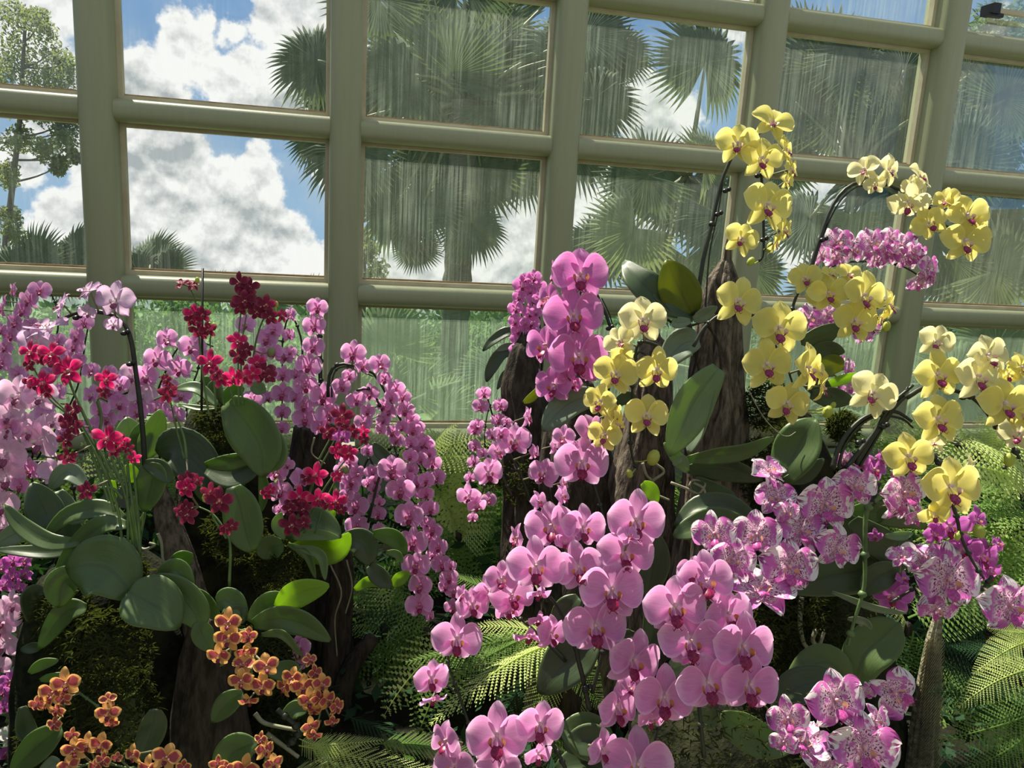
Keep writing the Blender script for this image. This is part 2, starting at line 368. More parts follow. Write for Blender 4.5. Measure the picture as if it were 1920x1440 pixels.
def fan_mesh(seed, n=54, span=320, m=FANM):
    r = random.Random(seed); mb = MB(); dbase = r.uniform(.10, .30)
    for i in range(n):
        a = math.radians(-span/2+span*i/(n-1)); L = (1-.16*abs(i/(n-1)*2-1)**2)*r.uniform(.88, 1.04); fold = .62+r.uniform(-.06, .06)
        w = math.radians(span/n)*.60*fold; droop = dbase+.02*r.random(); d = Vector((math.sin(a), math.cos(a), 0)); s = Vector((math.cos(a), -math.sin(a), 0))
        def pt(rr, side, dz): return d*rr*L+s*side+Vector((0, 0, dz-droop*rr**3))
        v = [pt(0, 0, 0), pt(fold, -w, -.012), pt(fold, 0, .022), pt(fold, w, -.012), pt(.84, -w*.45, -.01), pt(.84, w*.45, -.01), pt(1, 0, 0)]
        mb.add(v, [(0,1,2),(0,2,3),(1,4,2),(3,2,5),(4,6,2),(5,2,6)], [(0,0),(0,.6),(.5,.6),(1,.6),(.2,.8),(.8,.8),(.5,1)])
    return mb.mesh('fan_leaf', [m], False)
FANS = [fan_mesh(i) for i in range(4)]; FANP = [fan_mesh(9+i, 38, 250, FANL) for i in range(2)]
def fan(parent, c, r, up, face, mesh, stalk_to=None):
    up = Vector(up).normalized(); face = Vector(face).normalized(); x = up.cross(face).normalized(); z = x.cross(up).normalized()
    mt = Matrix((x, up, z)).transposed().to_4x4(); mt = Matrix.Translation(Vector(c)-parent.location)@mt@Matrix.Diagonal((r, r, r, 1))
    o = link('frond', mesh, parent); o.matrix_basis = mt
    if stalk_to is not None:
        mb = MB(); s = Vector(stalk_to)-parent.location; q = Vector(c)-parent.location
        pts = [Vector((0,0,0)), (q-s)*.5+Vector((0,0,.12*r)), (q-s)]
        mb.tube(bez(pts, 8), [.035, .03, .028, .025, .022, .02, .018, .016, .014][:len(bez(pts, 8))], 5)
        me = mb.mesh('petiole', [PETI]); link('petiole', me, parent, s)
    return o
def palm(label, tx, ty_top, dist, leaves, trunk_w, crown, wild=.4, group=None, mesh=FANS, seed=1, trunk_top=None):
    r = random.Random(seed); hub = at(crown[0], crown[1], dist); base = Vector((hub.x, hub.y, gz(hub.y)))
    rt = root('fan_palm', base, label, 'palm tree', group)
    if trunk_w:
        tw = trunk_w*dist/F/2; mb = MB(); H = hub.z-base.z; rows = []
        for i in range(40):
            rows.append([(tw*(1+.10*(i % 2)+.05*math.sin(i*1.7+j))*math.cos(2*math.pi*j/14), tw*(1+.10*(i % 2))*math.sin(2*math.pi*j/14), H*i/39) for j in range(14)])
        mb.grid(rows, 0, True); link('trunk', mb.mesh('trunk', [PTRUNK]), rt, (0, 0, 0))
    for (x, y, rp, *ex) in leaves:
        dd = dist+r.uniform(-wild, wild)*1.2; c = at(x, y, dd)
        v = Vector((x-crown[0], -(y-crown[1]), 0)); v = v if v.length > 5 else Vector((.2, 1, 0)); v.normalize()
        up = RT*v.x+UP*v.y+FW*r.uniform(-.35, .35); face = -FW+UP*r.uniform(-.1, .6)+RT*r.uniform(-.45, .45)
        cc = c-up.normalized()*(rp*dd/F)*.15
        fan(rt, cc, rp*dd/F, up, face, (mesh if not ex else FANP)[r.randrange(2 if ex else len(mesh))], hub if rp > 55 else None)
    return rt
palm('tall fan palm with straight grey trunk behind the middle windows', 870, 0, 8.5,
     [(580,110,110),(590,250,90),(650,190,120),(760,130,130),(820,200,130),(900,110,130),(960,130,130),(1040,200,120),(1080,100,120),(1170,90,90),(690,340,100),(930,260,110),(630,130,118),(640,285,118),(765,60,120),(715,195,120),(735,400,112),(840,120,135),(930,60,125),(960,200,130),(815,290,125),(905,330,118),(1010,130,125),(1110,60,110),
      (1130,185,110),(1090,285,105),(985,320,95),(885,430,85),(790,395,95),(700,-20,120),(870,-60,130),(1060,-30,120),(1150,120,70),(780,470,60)],
     52, (872,190), seed=3)
palm('fan palm with big round fronds between the two right mullions', 1330, 0, 7.5,
     [(1325,100,128),(1270,370,118),(1180,440,118,1),(1370,420,130),(1200,330,110),(1330,300,90,1),(1120,470,100),(1420,520,110),(1290,500,110,1),(1230,560,90)], 0, (1290,330), seed=5)
palm('grey-green fan palm crowding the right windows', 1560, 0, 7.0,
     [(1620,100,120),(1700,120,100),(1680,300,130),(1820,300,120),(1880,400,130),(1640,460,110),(1480,180,110),(1900,180,110),(1830,130,90),(1545,110,128),(1580,190,130),(1500,70,90),(1650,330,125),(1600,420,120,1),(1720,210,130),(1740,420,130),(1510,420,110),(1650,500,120),(1560,560,110),(1800,500,120),(1450,300,100),(1880,520,130,1)],
     0, (1600,330), seed=8)
palm('low fan palm whose rounded top shows left of the second mullion', 280, 0, 14, [(285,480,78),(255,505,70),(320,500,60)], 0, (280,540), seed=2)
palm('low fan palm at the far left window behind leafy tree', 60, 0, 13, [(70,480,78),(20,500,80),(150,460,70),(120,500,70)], 0, (80,550), seed=4)
palm('smaller fan palm tops peeping over the rail', 420, 0, 15, [(400,545,55),(500,560,60),(590,560,60),(740,570,40)], 0, (480,640), seed=6)
for i, (x, y, rp) in enumerate([(720,640,120),(760,700,100),(700,730,110),(830,750,90)]): pass
palm('pale young fan palm low behind the limed middle pane', 740, 0, 6.2, [(720,640,120,1),(770,720,100,1),(690,740,110,1),(840,770,90,1),(620,660,100,1),(960,700,110)], 0, (760,760), seed=12)
palm('pale young fan palm low behind the limed right pane', 1700, 0, 5.6, [(1700,640,120,1),(1800,700,120,1),(1600,700,110,1),(1880,640,110,1),(1500,640,110),(1250,680,110)], 0, (1660,800), seed=13)
# leafy trees and shrubs
LEAFT = simple('tree_leaf', (.11,.13,.08), (.18,.19,.13), 3, .6, .2, trans=(.28,.34,.10), tw=.4)
LEAFG = simple('shrub_leaf', (.07,.13,.06), (.14,.22,.09), 2, .6, .2, trans=(.2,.34,.08), tw=.4)
TWIG = simple('twig', (.10,.085,.07), (.15,.13,.11), 9, .9)
def leaf_cloud(centers, n, size, m, seed):
    r = random.Random(seed); mb = MB()
    for c, rad in centers:
        for k in range(n):
            p = Vector((r.gauss(0, 1), r.gauss(0, 1), r.gauss(0, 1))); p = Vector(c)+p.normalized()*rad*r.random()**.4
            a = Vector((r.uniform(-1,1), r.uniform(-1,1), r.uniform(-1,1))).normalized(); b = a.orthogonal().normalized()*.45
            s = size*r.uniform(.6, 1.3); mb.add([p-a*s, p+b*s, p+a*s, p-b*s], [(0,1,2,3)])
    return mb
def tree(label, d, trunk, clumps, n, size, seed, m=LEAFT, cat='tree', name='leafy_tree', tr=.05, group=None):
    P = [at(x, y, d) for x, y in trunk]; base = Vector((P[0].x, P[0].y, min(gz(P[0].y), P[0].z-.1)))
    rt = root(name, base, label, cat, group)
    mb = MB(); pts = bez([base]+P, 20); mb.tube(pts, [tr*(1-.7*i/(len(pts)-1)) for i in range(len(pts))], 7)
    for (x, y, rp) in clumps:
        c = at(x, y, d); q = min(pts, key=lambda a: (a-c-Vector((0,0,-.2))).length)
        mb.tube(bez([q, q.lerp(c, .5)+Vector((0,0,-.04)), c], 6), [tr*.3, tr*.27, tr*.23, tr*.2, tr*.17, tr*.14, tr*.1][:len(bez([q, q.lerp(c,.5), c], 6))], 5)
    mb.build('trunk', TWIG, rt)
    r = random.Random(seed); cs = []
    for (x, y, rp) in clumps:
        for k in range(4): cs.append((at(x+r.uniform(-.6,.6)*rp, y+r.uniform(-.6,.6)*rp, d+r.uniform(-.5,.5)), rp*d/F*.72))
    leaf_cloud(cs, n, size, m, seed).build('foliage', m, rt, False)
    return rt
tree('slender leafy tree with fine grey-green leaves beyond the far left window', 13, [(10,500),(20,380),(38,220),(44,100),(50,20)],
     [(30,40,40),(70,50,30),(30,110,45),(95,100,38),(130,120,25),(60,150,38),(110,160,30),(25,200,35),(80,210,34),(125,230,25),(30,260,30),(110,250,30),(90,290,28),(10,330,25),(115,310,18),(20,400,22),(30,440,25),(0,150,40),(140,290,15)], 150, .038, 21, tr=.07)
tree('thin young tree seen low beside the second mullion', 12, [(680,600),(684,520),(680,450)], [(680,450,22),(700,500,26),(675,520,24),(700,470,20)], 60, .05, 22, tr=.06)
tree('dense dark broadleaf tree filling the far right windows', 9.5, [(1860,560),(1850,400),(1860,100)],
     [(1850,130,90),(1900,220,90),(1830,300,70),(1880,370,70),(1800,230,60),(1900,60,70),(1830,440,60),(1910,470,60),(1760,120,40),(1770,320,50)], 260, .075, 23, m=LEAFG, tr=.15)
r = random.Random(5)
for i in range(26):
    x = -60+i*82; d = 9+r.uniform(0, 4); top = 562+r.uniform(-14, 26)+max(0, (x-1000)*.0)
    P = at(x, top, d); tree('hazy green shrub in the row outside the limed lowest panes', d, [(x, top+160), (x, top+90)],
        [(x, top+70, 75), (x+20, top+150, 85), (x-25, top+215, 80)], 230, .07, 40+i, m=LEAFG, cat='shrub', name='shrub', tr=.04, group='shrubs outside the lowest panes')
# ------------------------------------------------------------------ orchid flowers (unit width 1 across the petals)
def tepal(L, Wd, ang, p=.8, q=.7, cup=.10, back=.0, wave=0, off=.02, yb=0, nu=6, nv=8, seed=0, tipx=0):
    r = random.Random(seed); ph = r.uniform(0, 6); a = math.radians(ang); d = Vector((math.sin(a), 0, math.cos(a))); s = Vector((math.cos(a), 0, -math.sin(a)))
    rows = []
    for i in range(nv+1):
        t = (i/nv)*.45+.55*(1-math.cos(math.pi*i/nv))/2; w_ = Wd/2*max(0.06 if i == 0 else 0.0, math.sin(math.pi*min(1, t**p)))**q if 0 < i < nv else Wd*(.07 if i == 0 else .05); row = []
        for j in range(nu+1):
            u = j/nu*2-1
            y = -cup*(u*u)*w_/max(Wd/2, .01)*.8 + back*t*t + yb + wave*math.sin(ph+t*5+u*2.5)*t - .05*math.sin(math.pi*t)*(1-abs(u))
            row.append(d*(off+L*t)+s*(u*w_+tipx*t*t)+Vector((0, y, 0)))
        rows.append(row)
    return rows
SHAPE = {   # dorsal(L,W), lateral(L,W,ang), petal(L,W,ang,p,q), lip scale
 'pink':   dict(d=(.47,.34), l=(.46,.32,142), p=(.49,.64,78,1.18,.56), lip=1.38, cup=.16, wave=.02),
 'star':   dict(d=(.47,.29), l=(.47,.29,146), p=(.48,.36,72,1.35,.62), lip=1.0, cup=.12, wave=.015),
 'mini':   dict(d=(.46,.34), l=(.45,.31,142), p=(.47,.44,76,1.15,.58), lip=1.2, cup=.14, wave=.02),
 'wavy':   dict(d=(.48,.34), l=(.47,.34,142), p=(.50,.60,76,1.25,.55), lip=1.3, cup=.16, wave=.045),
 'yellow': dict(d=(.48,.35), l=(.48,.31,146), p=(.49,.56,77,1.15,.55), lip=1.25, cup=.18, wave=.03)}
KIND = {'pink': ('pink','pink','pink','pink'), 'rose': ('pink','rose','rose','pink'), 'small': ('pink','small','small','pink'), 'lilac': ('wavy','lilac','lilac','lilac'),
        'pale': ('pink','pale','pale','lilac'), 'yellow': ('yellow','yellow','yellow','yellow'), 'cream': ('yellow','cream','cream','yellow'),
        'crimson': ('star','crimson','crimson','crimson'), 'shaded_maroon': ('star','shaded_maroon','shaded_maroon','crimson'), 'purple': ('mini','purple','purple','crimson'),
        'orange': ('mini','orange','orange_s','orange'), 'striped': ('wavy','striped','striped','striped'), 'white': ('yellow','white','white','yellow')}
def lip_rows(mb, s, m=0, seed=0):
    # two side lobes curling up round the column, a short pointed mid-lobe and two tendrils
    for sg in (-1, 1):
        rows = []
        for i in range(8):
            t = i/7; a = -1.9+2.5*t; c = Vector((sg*(.018+.062*math.cos(a*.75+.35)), -.07-.035*math.sin(math.pi*t), -.055+.058*math.sin(a*.9+.35)))
            w_ = .034*math.sin(math.pi*(.12+.80*t))**.7+.004
            rows.append([(c+Vector((sg*u*w_*.55*math.cos(a*.5), -abs(u)*.2*w_-u*w_*.6, u*w_*.75)))*s for u in (-1,-.5,0,.5,1)])
        mb.grid(rows, m)
    rows = []
    for i in range(8):
        t = i/7; w_ = .064*math.sin(math.pi*(.16+.82*t)**1.15)**.8+.006
        rows.append([Vector((u*w_, -.075-.085*math.sin(t*1.7)-.03*(1-abs(u)), -.085-.125*t))*s for u in (-1,-.5,0,.5,1)])
    mb.grid(rows, m)
    for sg in (-1, 1):
        mb.tube([Vector((sg*.01, -.145, -.20))*s, Vector((sg*.045, -.175, -.235))*s, Vector((sg*.06, -.18, -.205))*s], [.006*s, .0045*s, .003*s], 4, m)
def col_rows(mb, m=0):
    rows = []
    for i in range(5):
        t = i/4; rr = .030*(1-.25*t); c = Vector((0, .02-.10*t, .01+.02*math.sin(t*2)-.01*t))
        rows.append([c+Vector((rr*math.cos(a), -.2*rr*math.sin(a), rr*math.sin(a))) for a in [2*math.pi*k/8 for k in range(8)]])
    mb.grid(rows, m, True); mb.ball((0, -.085, .018), .034, 1, .8, .9, 8, 5, m)
FM = {}
def fmesh(kind, var):
    if (kind, var) in FM: return FM[kind, var]
    sh, pm, sm, lm = KIND[kind]; S = SHAPE[sh]; out = []; sd = var*7+1; rr = random.Random(sd)
    cm = CM['yellow' if kind in ('yellow','cream','lilac','pale') else 'pink']
    j = lambda a: a*rr.uniform(.93, 1.07)
    mb = MB(); mb.grid(tepal(j(S['d'][0]), j(S['d'][1]), rr.uniform(-3, 3), 1.1, .58, S['cup']*.8, rr.uniform(-.02,.07), S['wave'], yb=.03, seed=sd)); out.append(('sepal', mb.mesh('sepal', [PM[sm]])))
    for sg in (-1, 1):
        mb = MB(); mb.grid(tepal(j(S['l'][0]), j(S['l'][1]), sg*S['l'][2], 1.0, .6, S['cup']*.8, rr.uniform(-.02,.08), S['wave'], yb=.035, seed=sd+sg)); out.append(('sepal', mb.mesh('sepal', [PM[sm]])))
    for sg in (-1, 1):
        P = S['p']; mb = MB(); mb.grid(tepal(j(P[0]), j(P[1]), sg*P[2]*rr.uniform(.96,1.04), P[3], P[4], S['cup'], rr.uniform(-.10,.06), S['wave'], yb=-.012, nu=8, nv=10, seed=sd+5+sg)); out.append(('petal', mb.mesh('petal', [PM[pm]])))
    mb = MB(); lip_rows(mb, S['lip'], 0, sd); out.append(('lip', mb.mesh('lip', [LM[lm]])))
    mb = MB(); col_rows(mb); cme = mb.mesh('flower', [cm])
    # one mesh for small blooms
    mb = MB(); rr = random.Random(sd)
    for (n_, me) in out[:5]:
        mb.add([v.co for v in me.vertices], [tuple(p.vertices) for p in me.polygons], None, 0)
        k0 = len(mb.v)-len(me.vertices)
        for lp, uvd in zip(me.loops, me.uv_layers[0].data): mb.uv[k0+lp.vertex_index] = tuple(uvd.uv)
    col_rows(mb, 1); one = mb.mesh('flower', [PM[pm], cm])
    FM[kind, var] = (cme, out, one); return FM[kind, var]
mb = MB(); mb.tube([(0,0,0),(0,0,.5),(0,0,1)], [.9,.7,1.0], 6); PED = mb.mesh('pedicel', [simple('pedicel', (.16,.20,.08), (.14,.10,.08), 20)])
VIEW = Matrix((RT, FW, UP)).transposed()
def flower(plant, kind, x, y, wpx, d, yaw=0, pitch=0, roll=0, stems=None):
    var = R.randrange(4); cme, parts, one = fmesh(kind, var)
    s = wpx*d/F; c = at(x, y, d)
    rot = VIEW@Euler((math.radians(pitch), 0, 0)).to_matrix() if False else VIEW@(Matrix.Rotation(math.radians(yaw), 3, 'Z')@Matrix.Rotation(math.radians(-pitch), 3, 'X')@Matrix.Rotation(math.radians(roll), 3, 'Y'))
    big = wpx >= 40; me = cme if big else one
    o = link('flower', me, plant); mt = rot.to_4x4()@Matrix.Diagonal((s, s, s, 1)); mt.translation = c-plant.location; o.matrix_basis = mt
    for n_, pme in (parts if big else parts[5:]): link(n_, pme, o)
    if stems:
        back = c+rot@Vector((0, .03*s, 0)); q = min(stems, key=lambda a: (a-back).length); v = q-back; L = v.length
        if L > .055: v = (rot@Vector((0, 1, -.3))).normalized()*.03; L = .03
        if L > .004:
            p = link('pedicel', PED, o); z = v.normalized(); xx = z.orthogonal().normalized(); yy = z.cross(xx); t = .0014+.012*s
            g = Matrix((xx*t, yy*t, v)).transposed().to_4x4(); g.translation = back
            p.matrix_basis = (Matrix.Translation(plant.location)@mt.copy() if False else Matrix.Translation(c)@rot.to_4x4()@Matrix.Diagonal((s, s, s, 1))).inverted()@g
    return o
def pts_px(s, d, dd=.02):
    out = []
    for w_ in s.split(';'):
        a = [float(k) for k in w_.split()]; out.append(at(a[0], a[1], a[2] if len(a) > 2 else d+dd))
    return out
class Plant:
    def __init__(s, label, base, d, name='orchid_plant', cat='orchid', group=None):
        s.d = d; s.loc = at(base[0], base[1], base[2] if len(base) > 2 else d+.05); s.root = root(name, s.loc, label, cat, group); s.pts = []
    def stem(s, st, dd=.02, rad=.0028, m=None, name='flower_stem', nodes=True, fl=True):
        P = bez(pts_px(st, s.d, dd), 26); mb = MB(); n = len(P)
        mb.tube(P, [rad*(1-.45*i/(n-1)) for i in range(n)], 6)
        if nodes:
            for i in range(4, n-2, 6): mb.ball(P[i], rad*1.7, 1, 1, .8, 7, 5)
        mb.build(name, m or STEMD, s.root)
        if fl: s.pts += P
    def clip(s, x, y, dd=.01):
        mb = MB(); c = at(x, y, s.d+dd); mb.ball(c, .0055, 1.1, 1, .8, 8, 5); mb.ball(c+RT*.007+UP*.003, .0045, 1, 1, 1, 7, 5)
        mb.build('support_clip', BLACK, s.root)
    def flowers(s, kind, data, dd=0, step=-.0012):
        for i, w_ in enumerate(data.replace('\n', ' ').split(';')):
            a = w_.split()
            if not a: continue
            k = kind
            if not a[0].lstrip('-').replace('.', '').isdigit(): k = a.pop(0)
            a = [float(v) for v in a]; x, y, wd = a[:3]
            yaw = a[3] if len(a) > 3 else R.uniform(-16, 16); pit = a[4] if len(a) > 4 else R.uniform(-14, 10); rol = a[5] if len(a) > 5 else R.uniform(-10, 10)
            flower(s.root, k, x, y, wd, s.d+dd+step*i, yaw, pit, rol, s.pts)
    def buds(s, data, m=None, dd=0):
        for w_ in data.split(';'):
            x, y, r_ = [float(v) for v in w_.split()]; c = at(x, y, s.d+dd); rp = r_*s.d/F
            mb = MB(); mb.ball(c, rp, .85, .85, 1.15, 10, 7, mat=Matrix.Rotation(R.uniform(-.6, .6), 3, 'Y'))
            q = min(s.pts, key=lambda a: (a-c).length) if s.pts else None
            if q is not None and (q-c).length < .08: mb.tube([c, c.lerp(q, .5)+Vector((0,0,-.004)), q], .0013, 5)
            mb.build('bud', m or BUD, s.root)
    def leaf(s, spine, wpx, m='mid', roll=0, dd=0, fold=.18, bluntness=.5, name='leaf'):
        leaf(s.root, spine, wpx, s.d, m, roll, dd, fold, bluntness, name)
def leaf(parent, spine, wpx, d, m='mid', roll=0, dd=0, fold=.18, blunt=.5, name='leaf', parentloc=None):
    P = bez(pts_px(spine, d, dd), 16); n = len(P); W_ = wpx*d/F/2; rows = []; und = R.uniform(-.5, .5)
    for i, p in enumerate(P):
        t = i/(n-1); T = (P[min(i+1, n-1)]-P[max(0, i-1)]).normalized()
        view = (p-CAM).normalized(); X = T.cross(view).normalized(); Nn = X.cross(T).normalized()
        if Nn.dot(view) > 0: Nn = -Nn                    # towards the viewer's side
        a = math.radians(roll+14*und*t); X2 = X*math.cos(a)+Nn*math.sin(a); N2 = -X*math.sin(a)+Nn*math.cos(a)
        wd = W_*(max(.12*(1-t), math.sin(math.pi*min(.985, .08+.92*t)**(.9+.35*blunt)))**.62 if i < n-1 else .10)
        rows.append([p+X2*wd*u+N2*(wd*fold*abs(u)*1.2-fold*W_*.4+.05*W_*math.sin(t*9+u*2)) for u in (-1, -.8, -.5, -.25, 0, .25, .5, .8, 1)])
    mb = MB(); mb.grid(rows); o = mb.build(name, LF[m], parent)
    md = o.modifiers.new('body', 'SOLIDIFY'); md.thickness = .0016; md.offset = 0
    return o
# ------------------------------------------------------------------ stumps, moss, roots
def stump(label, axis, d, m, name='wood_stump', cat='stump', ridges=9, depth=.16, jag=.0, seed=1, nrad=44, flat_=.8, kids=None):
    A = [a for a in axis]; P = [at(a[0], a[1], d+(a[3] if len(a) > 3 else 0)) for a in A]; rad = [a[2]*d/F for a in A]
    base = P[-1]; rt = root(name, base, label, cat)
    rows = []; r = random.Random(seed); N_ = 34
    for i in range(N_+1):
        t = i/N_*(len(P)-1); k = min(int(t), len(P)-2); f = t-k; c = P[k].lerp(P[k+1], f); rr = rad[k]*(1-f)+rad[k+1]*f; row = []
        for j in range(nrad):
            a = 2*math.pi*j/nrad; cv = Vector((math.cos(a)*1.6, math.sin(a)*1.6, seed*3.1)); h = c.z
            rg = abs(noise.noise(Vector((math.cos(a)*ridges*.45, math.sin(a)*ridges*.45, h*1.1+seed))))*2
            q = rr*(1+.22*noise.noise(cv+Vector((0,0,h*2.2)))-depth*max(0, .42-rg)*2.2+.05*noise.noise(Vector((a*9, h*14, seed))))
            z = 0 if i else jag*(noise.noise(Vector((math.cos(a)*2.4, math.sin(a)*2.4, seed*9)))*.5+.5)
            if i == 1: z = jag*.5*(noise.noise(Vector((math.cos(a)*2.4, math.sin(a)*2.4, seed*9)))*.5+.5)
            row.append(c+Vector((math.cos(a)*q, math.sin(a)*q*flat_, z)))
        rows.append(row)
    mb = MB(); mb.grid(rows, 0, True); b = len(mb.v); mb.v.append(tuple(P[0]+Vector((0,0,jag*.2)))); mb.uv.append((0, 0))
    for j in range(nrad): mb.f.append((b, (j+1) % nrad, j)); mb.m.append(0)
    o = mb.build('wood', m, rt); fix(o.data); return rt
def moss_on(rt, spots, n, seed, d, size=.012, m=None, name='moss'):
    r = random.Random(seed); mb = MB()
    for (x, y, rp, *e) in spots:
        dd = e[0] if e else 0
        for k in range(n):
            a = r.uniform(0, 2*math.pi); q = rp*math.sqrt(r.random()); bulge = .10*(1-(q/rp)**2)
            p = at(x+q*math.cos(a), y+q*math.sin(a), d+dd-bulge*rp/60*.5)
            for g in range(2):
                v = Vector((r.uniform(-1,1), r.uniform(-1,.2), r.uniform(-.4,1))).normalized()*size*r.uniform(.5,1.6); s_ = v.cross(Vector((r.random()-.5, 1, r.random()-.5))).normalized()*size*.11
                mb.add([p-s_, p+s_, p+v*.6+s_*.8+Vector((0,0,-.1*size)), p+v+Vector((0,0,-.3*size)), p+v*.6-s_*.8+Vector((0,0,-.1*size))], [(0,1,2,4),(4,2,3)])
    return tag(mb.build(name, m or MOSS, rt, False), kind='stuff')
def mound(label, cx, cyy, rx, rz, d, seed, m=None, name='mossy_mound', cat='moss', depthr=.8, amp=.25):
    c = at(cx, cyy, d); rt = root(name, c, label, cat); X = rx*d/F; Z = rz*d/F; rows = []
    for i in range(25):
        a = math.pi*i/24; row = []
        for j in range(36):
            b = 2*math.pi*j/36; v = Vector((math.sin(a)*math.cos(b), math.sin(a)*math.sin(b), math.cos(a))); q = 1+amp*noise.noise(v*2.2+Vector((seed*5, 0, 0)))+.10*noise.noise(v*8+Vector((seed, 3, 0)))
            row.append(c+Vector((v.x*X*q, v.y*X*depthr*q, v.z*Z*q)))
        rows.append(row)
    mb = MB(); mb.grid(rows, 0, True); o = mb.build('body', m or MOSSB, rt); fix(o.data); return rt
def roots(parent, d, lst, m=None, rad=.0026, name='aerial_root'):
    for s_ in lst:
        mb = MB(); P = bez(pts_px(s_, d, 0), 22); mb.tube(P, [rad*(1-.3*i/len(P)) for i in range(len(P))], 6); mb.build(name, m or ROOTM, parent)
# ------------------------------------------------------------------ ferns
FERN = {}
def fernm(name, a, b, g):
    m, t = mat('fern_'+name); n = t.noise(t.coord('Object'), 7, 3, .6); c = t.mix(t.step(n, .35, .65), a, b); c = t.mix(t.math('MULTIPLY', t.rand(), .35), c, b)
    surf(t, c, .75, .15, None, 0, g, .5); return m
FERN['dark'] = fernm('dark', (.022,.055,.028), (.035,.085,.035), (.05,.12,.02)); FERN['mid'] = fernm('mid', (.13,.24,.06), (.20,.31,.08), (.28,.46,.07)); FERN['light'] = fernm('light', (.44,.54,.18), (.58,.66,.26), (.66,.80,.18))  # one fern green in steps, shade and sunlight put into the colour
def frond_mesh(seed, m, n=26, arch=.16, wid=.42, dens=60, fat=1.0):
    r = random.Random(seed); mb = MB()
    def C(t): return Vector((.04*math.sin(t*3+seed), t, arch*(.25-(t-.5)**2)*1.6))
    P = [C(i/20) for i in range(21)]; mb.tube(P, [.0075*(1-.8*i/20) for i in range(21)], 5)
    for i in range(n):
        t = .10+.88*i/(n-1); o = C(t); L = wid*.5*math.sin(math.pi*(.16+.84*t)**.8)**.8*(1-.25*t)+.012
        for sg in (-1, 1):
            a = math.radians(62-22*t+r.uniform(-4, 4)); d = Vector((sg*math.sin(a), math.cos(a), -.18+r.uniform(-.05,.05))).normalized(); s_ = Vector((-sg*d.y, sg*d.x, 0)).normalized()
            k = max(4, int(L*dens)); lw = L/k*.50
            mb.add([o, o+d*L, o+d*L+s_*.003], [(0,1,2)])
            for q in range(k):
                f = (q+.5)/k; c = o+d*(L*f)+Vector((0,0,-.25*L*f*f)); ll = (.062*L+.0075)*fat*(1-f*.8)
                for s2 in (-1, 1):
                    e = (s_*s2+d*.45).normalized()*ll
                    mb.add([c-d*lw, c+e*.75-d*lw*.2, c+e+Vector((0,0,-.15*ll)), c+d*lw], [(0,1,2,3)])
    return mb.mesh('frond', [m], False)
FR = {k: [frond_mesh(i*3+j, FERN[k], 25+j*2, .12+.06*j) for j in range(3)] for i, k in enumerate(('dark', 'mid', 'light'))}
FRC = {k: [frond_mesh(50+i*3+j, FERN[k], 14+j, .16+.06*j, .46, 34, 1.9) for j in range(3)] for i, k in enumerate(('dark', 'mid', 'light'))}
def frond(parent, x0, y0, d0, x1, y1, d1, wpx, k='mid', roll=None):
    a, b = at(x0, y0, d0), at(x1, y1, d1); Y = b-a; L = Y.length; Yn = Y/L; view = -((a+b)/2-CAM).normalized()
    Zv = (view+Vector((0,0,.75 if d0 < 1.7 else 2.4))); Zv = (Zv-Yn*Zv.dot(Yn)).normalized(); X = Yn.cross(Zv)
    rl = math.radians(R.uniform(-25, 25) if roll is None else roll); X2 = X*math.cos(rl)+Zv*math.sin(rl); Z2 = -X*math.sin(rl)+Zv*math.cos(rl)
    w_ = wpx*(d0+d1)/2/F/.42*(1 if d0 < 1.7 else 1.55)
    o = link('frond', (FR if d0 < 1.7 else FRC)[k][R.randrange(3)], parent); mt = Matrix((X2*w_, Y, Z2*L)).transposed().to_4x4(); mt.translation = a-parent.location; o.matrix_basis = mt; return o
def fern(label, cx, cyy, d, fr, group=None):
    c = at(cx, cyy, d); rt = root('tree_fern', c, label, 'fern', group)
    mb = MB(); mb.ball(c, .012, 1, 1, 1.6, 8, 6); mb.build('crown', BARK, rt)
    for (x0, y0, x1, y1, w_, k, *e) in fr:
        e0 = e[0] if e else 0; e1 = e[1] if len(e) > 1 else 0; frond(rt, x0, y0, d+e0, x1, y1, d+e1, w_, k)
    return rt
# ------------------------------------------------------------------ wood and moss first
BED = .5
s1 = stump('upright weathered driftwood post with jagged tip and deep vertical cracks', [(1364,480,6),(1362,492,14),(1358,530,34),(1352,600,42),(1345,700,52),(1345,800,58),(1342,900,66,.02),(1335,1050,80,.04),(1325,1250,95,.06)], 1.55, WOOD, 'driftwood_post', 'driftwood', 13, .30, .05, 3)
s1b = stump('shorter grey driftwood post behind the lower yellow orchids', [(1225,625,8),(1225,640,24),(1222,700,38),(1215,800,50),(1205,900,62),(1200,1100,80),(1195,1300,90)], 1.66, WOOD, 'driftwood_post', 'driftwood', 12, .25, .03, 5)
s2 = stump('dark tree trunk between the small pink strings and large pink orchids', [(985,632,8),(985,650,24),(975,720,36),(995,800,52),(1010,900,62),(1000,1000,60),(990,1100,60),(985,1350,80)], 1.80, BARK, 'tree_stump', 'trunk', 10, .22, .02, 7)
s2b = stump('dark bark trunk rising behind the yellow and pink orchids in the centre', [(1085,700,10),(1085,720,30),(1075,800,58),(1085,900,85),(1100,1000,90),(1110,1200,110),(1110,1400,120)], 1.72, BARK, 'tree_stump', 'trunk', 9, .22, .02, 8)
s3 = stump('mossy dark stump carrying the orange orchids at lower left', [(215,1018,20),(215,1035,50),(200,1085,120),(205,1180,150),(215,1300,160),(225,1460,165),(230,1650,175)], 1.42, MOSSB, 'mossy_stump', 'stump', 7, .22, .01, 9)
s3b = stump('brown ridged driftwood at the stump bottom beside the orange orchids', [(385,1160,26),(385,1230,48),(388,1320,62),(392,1440,72),(395,1650,80)], 1.34, BARK, 'driftwood_post', 'driftwood', 11, .32, .01, 10)
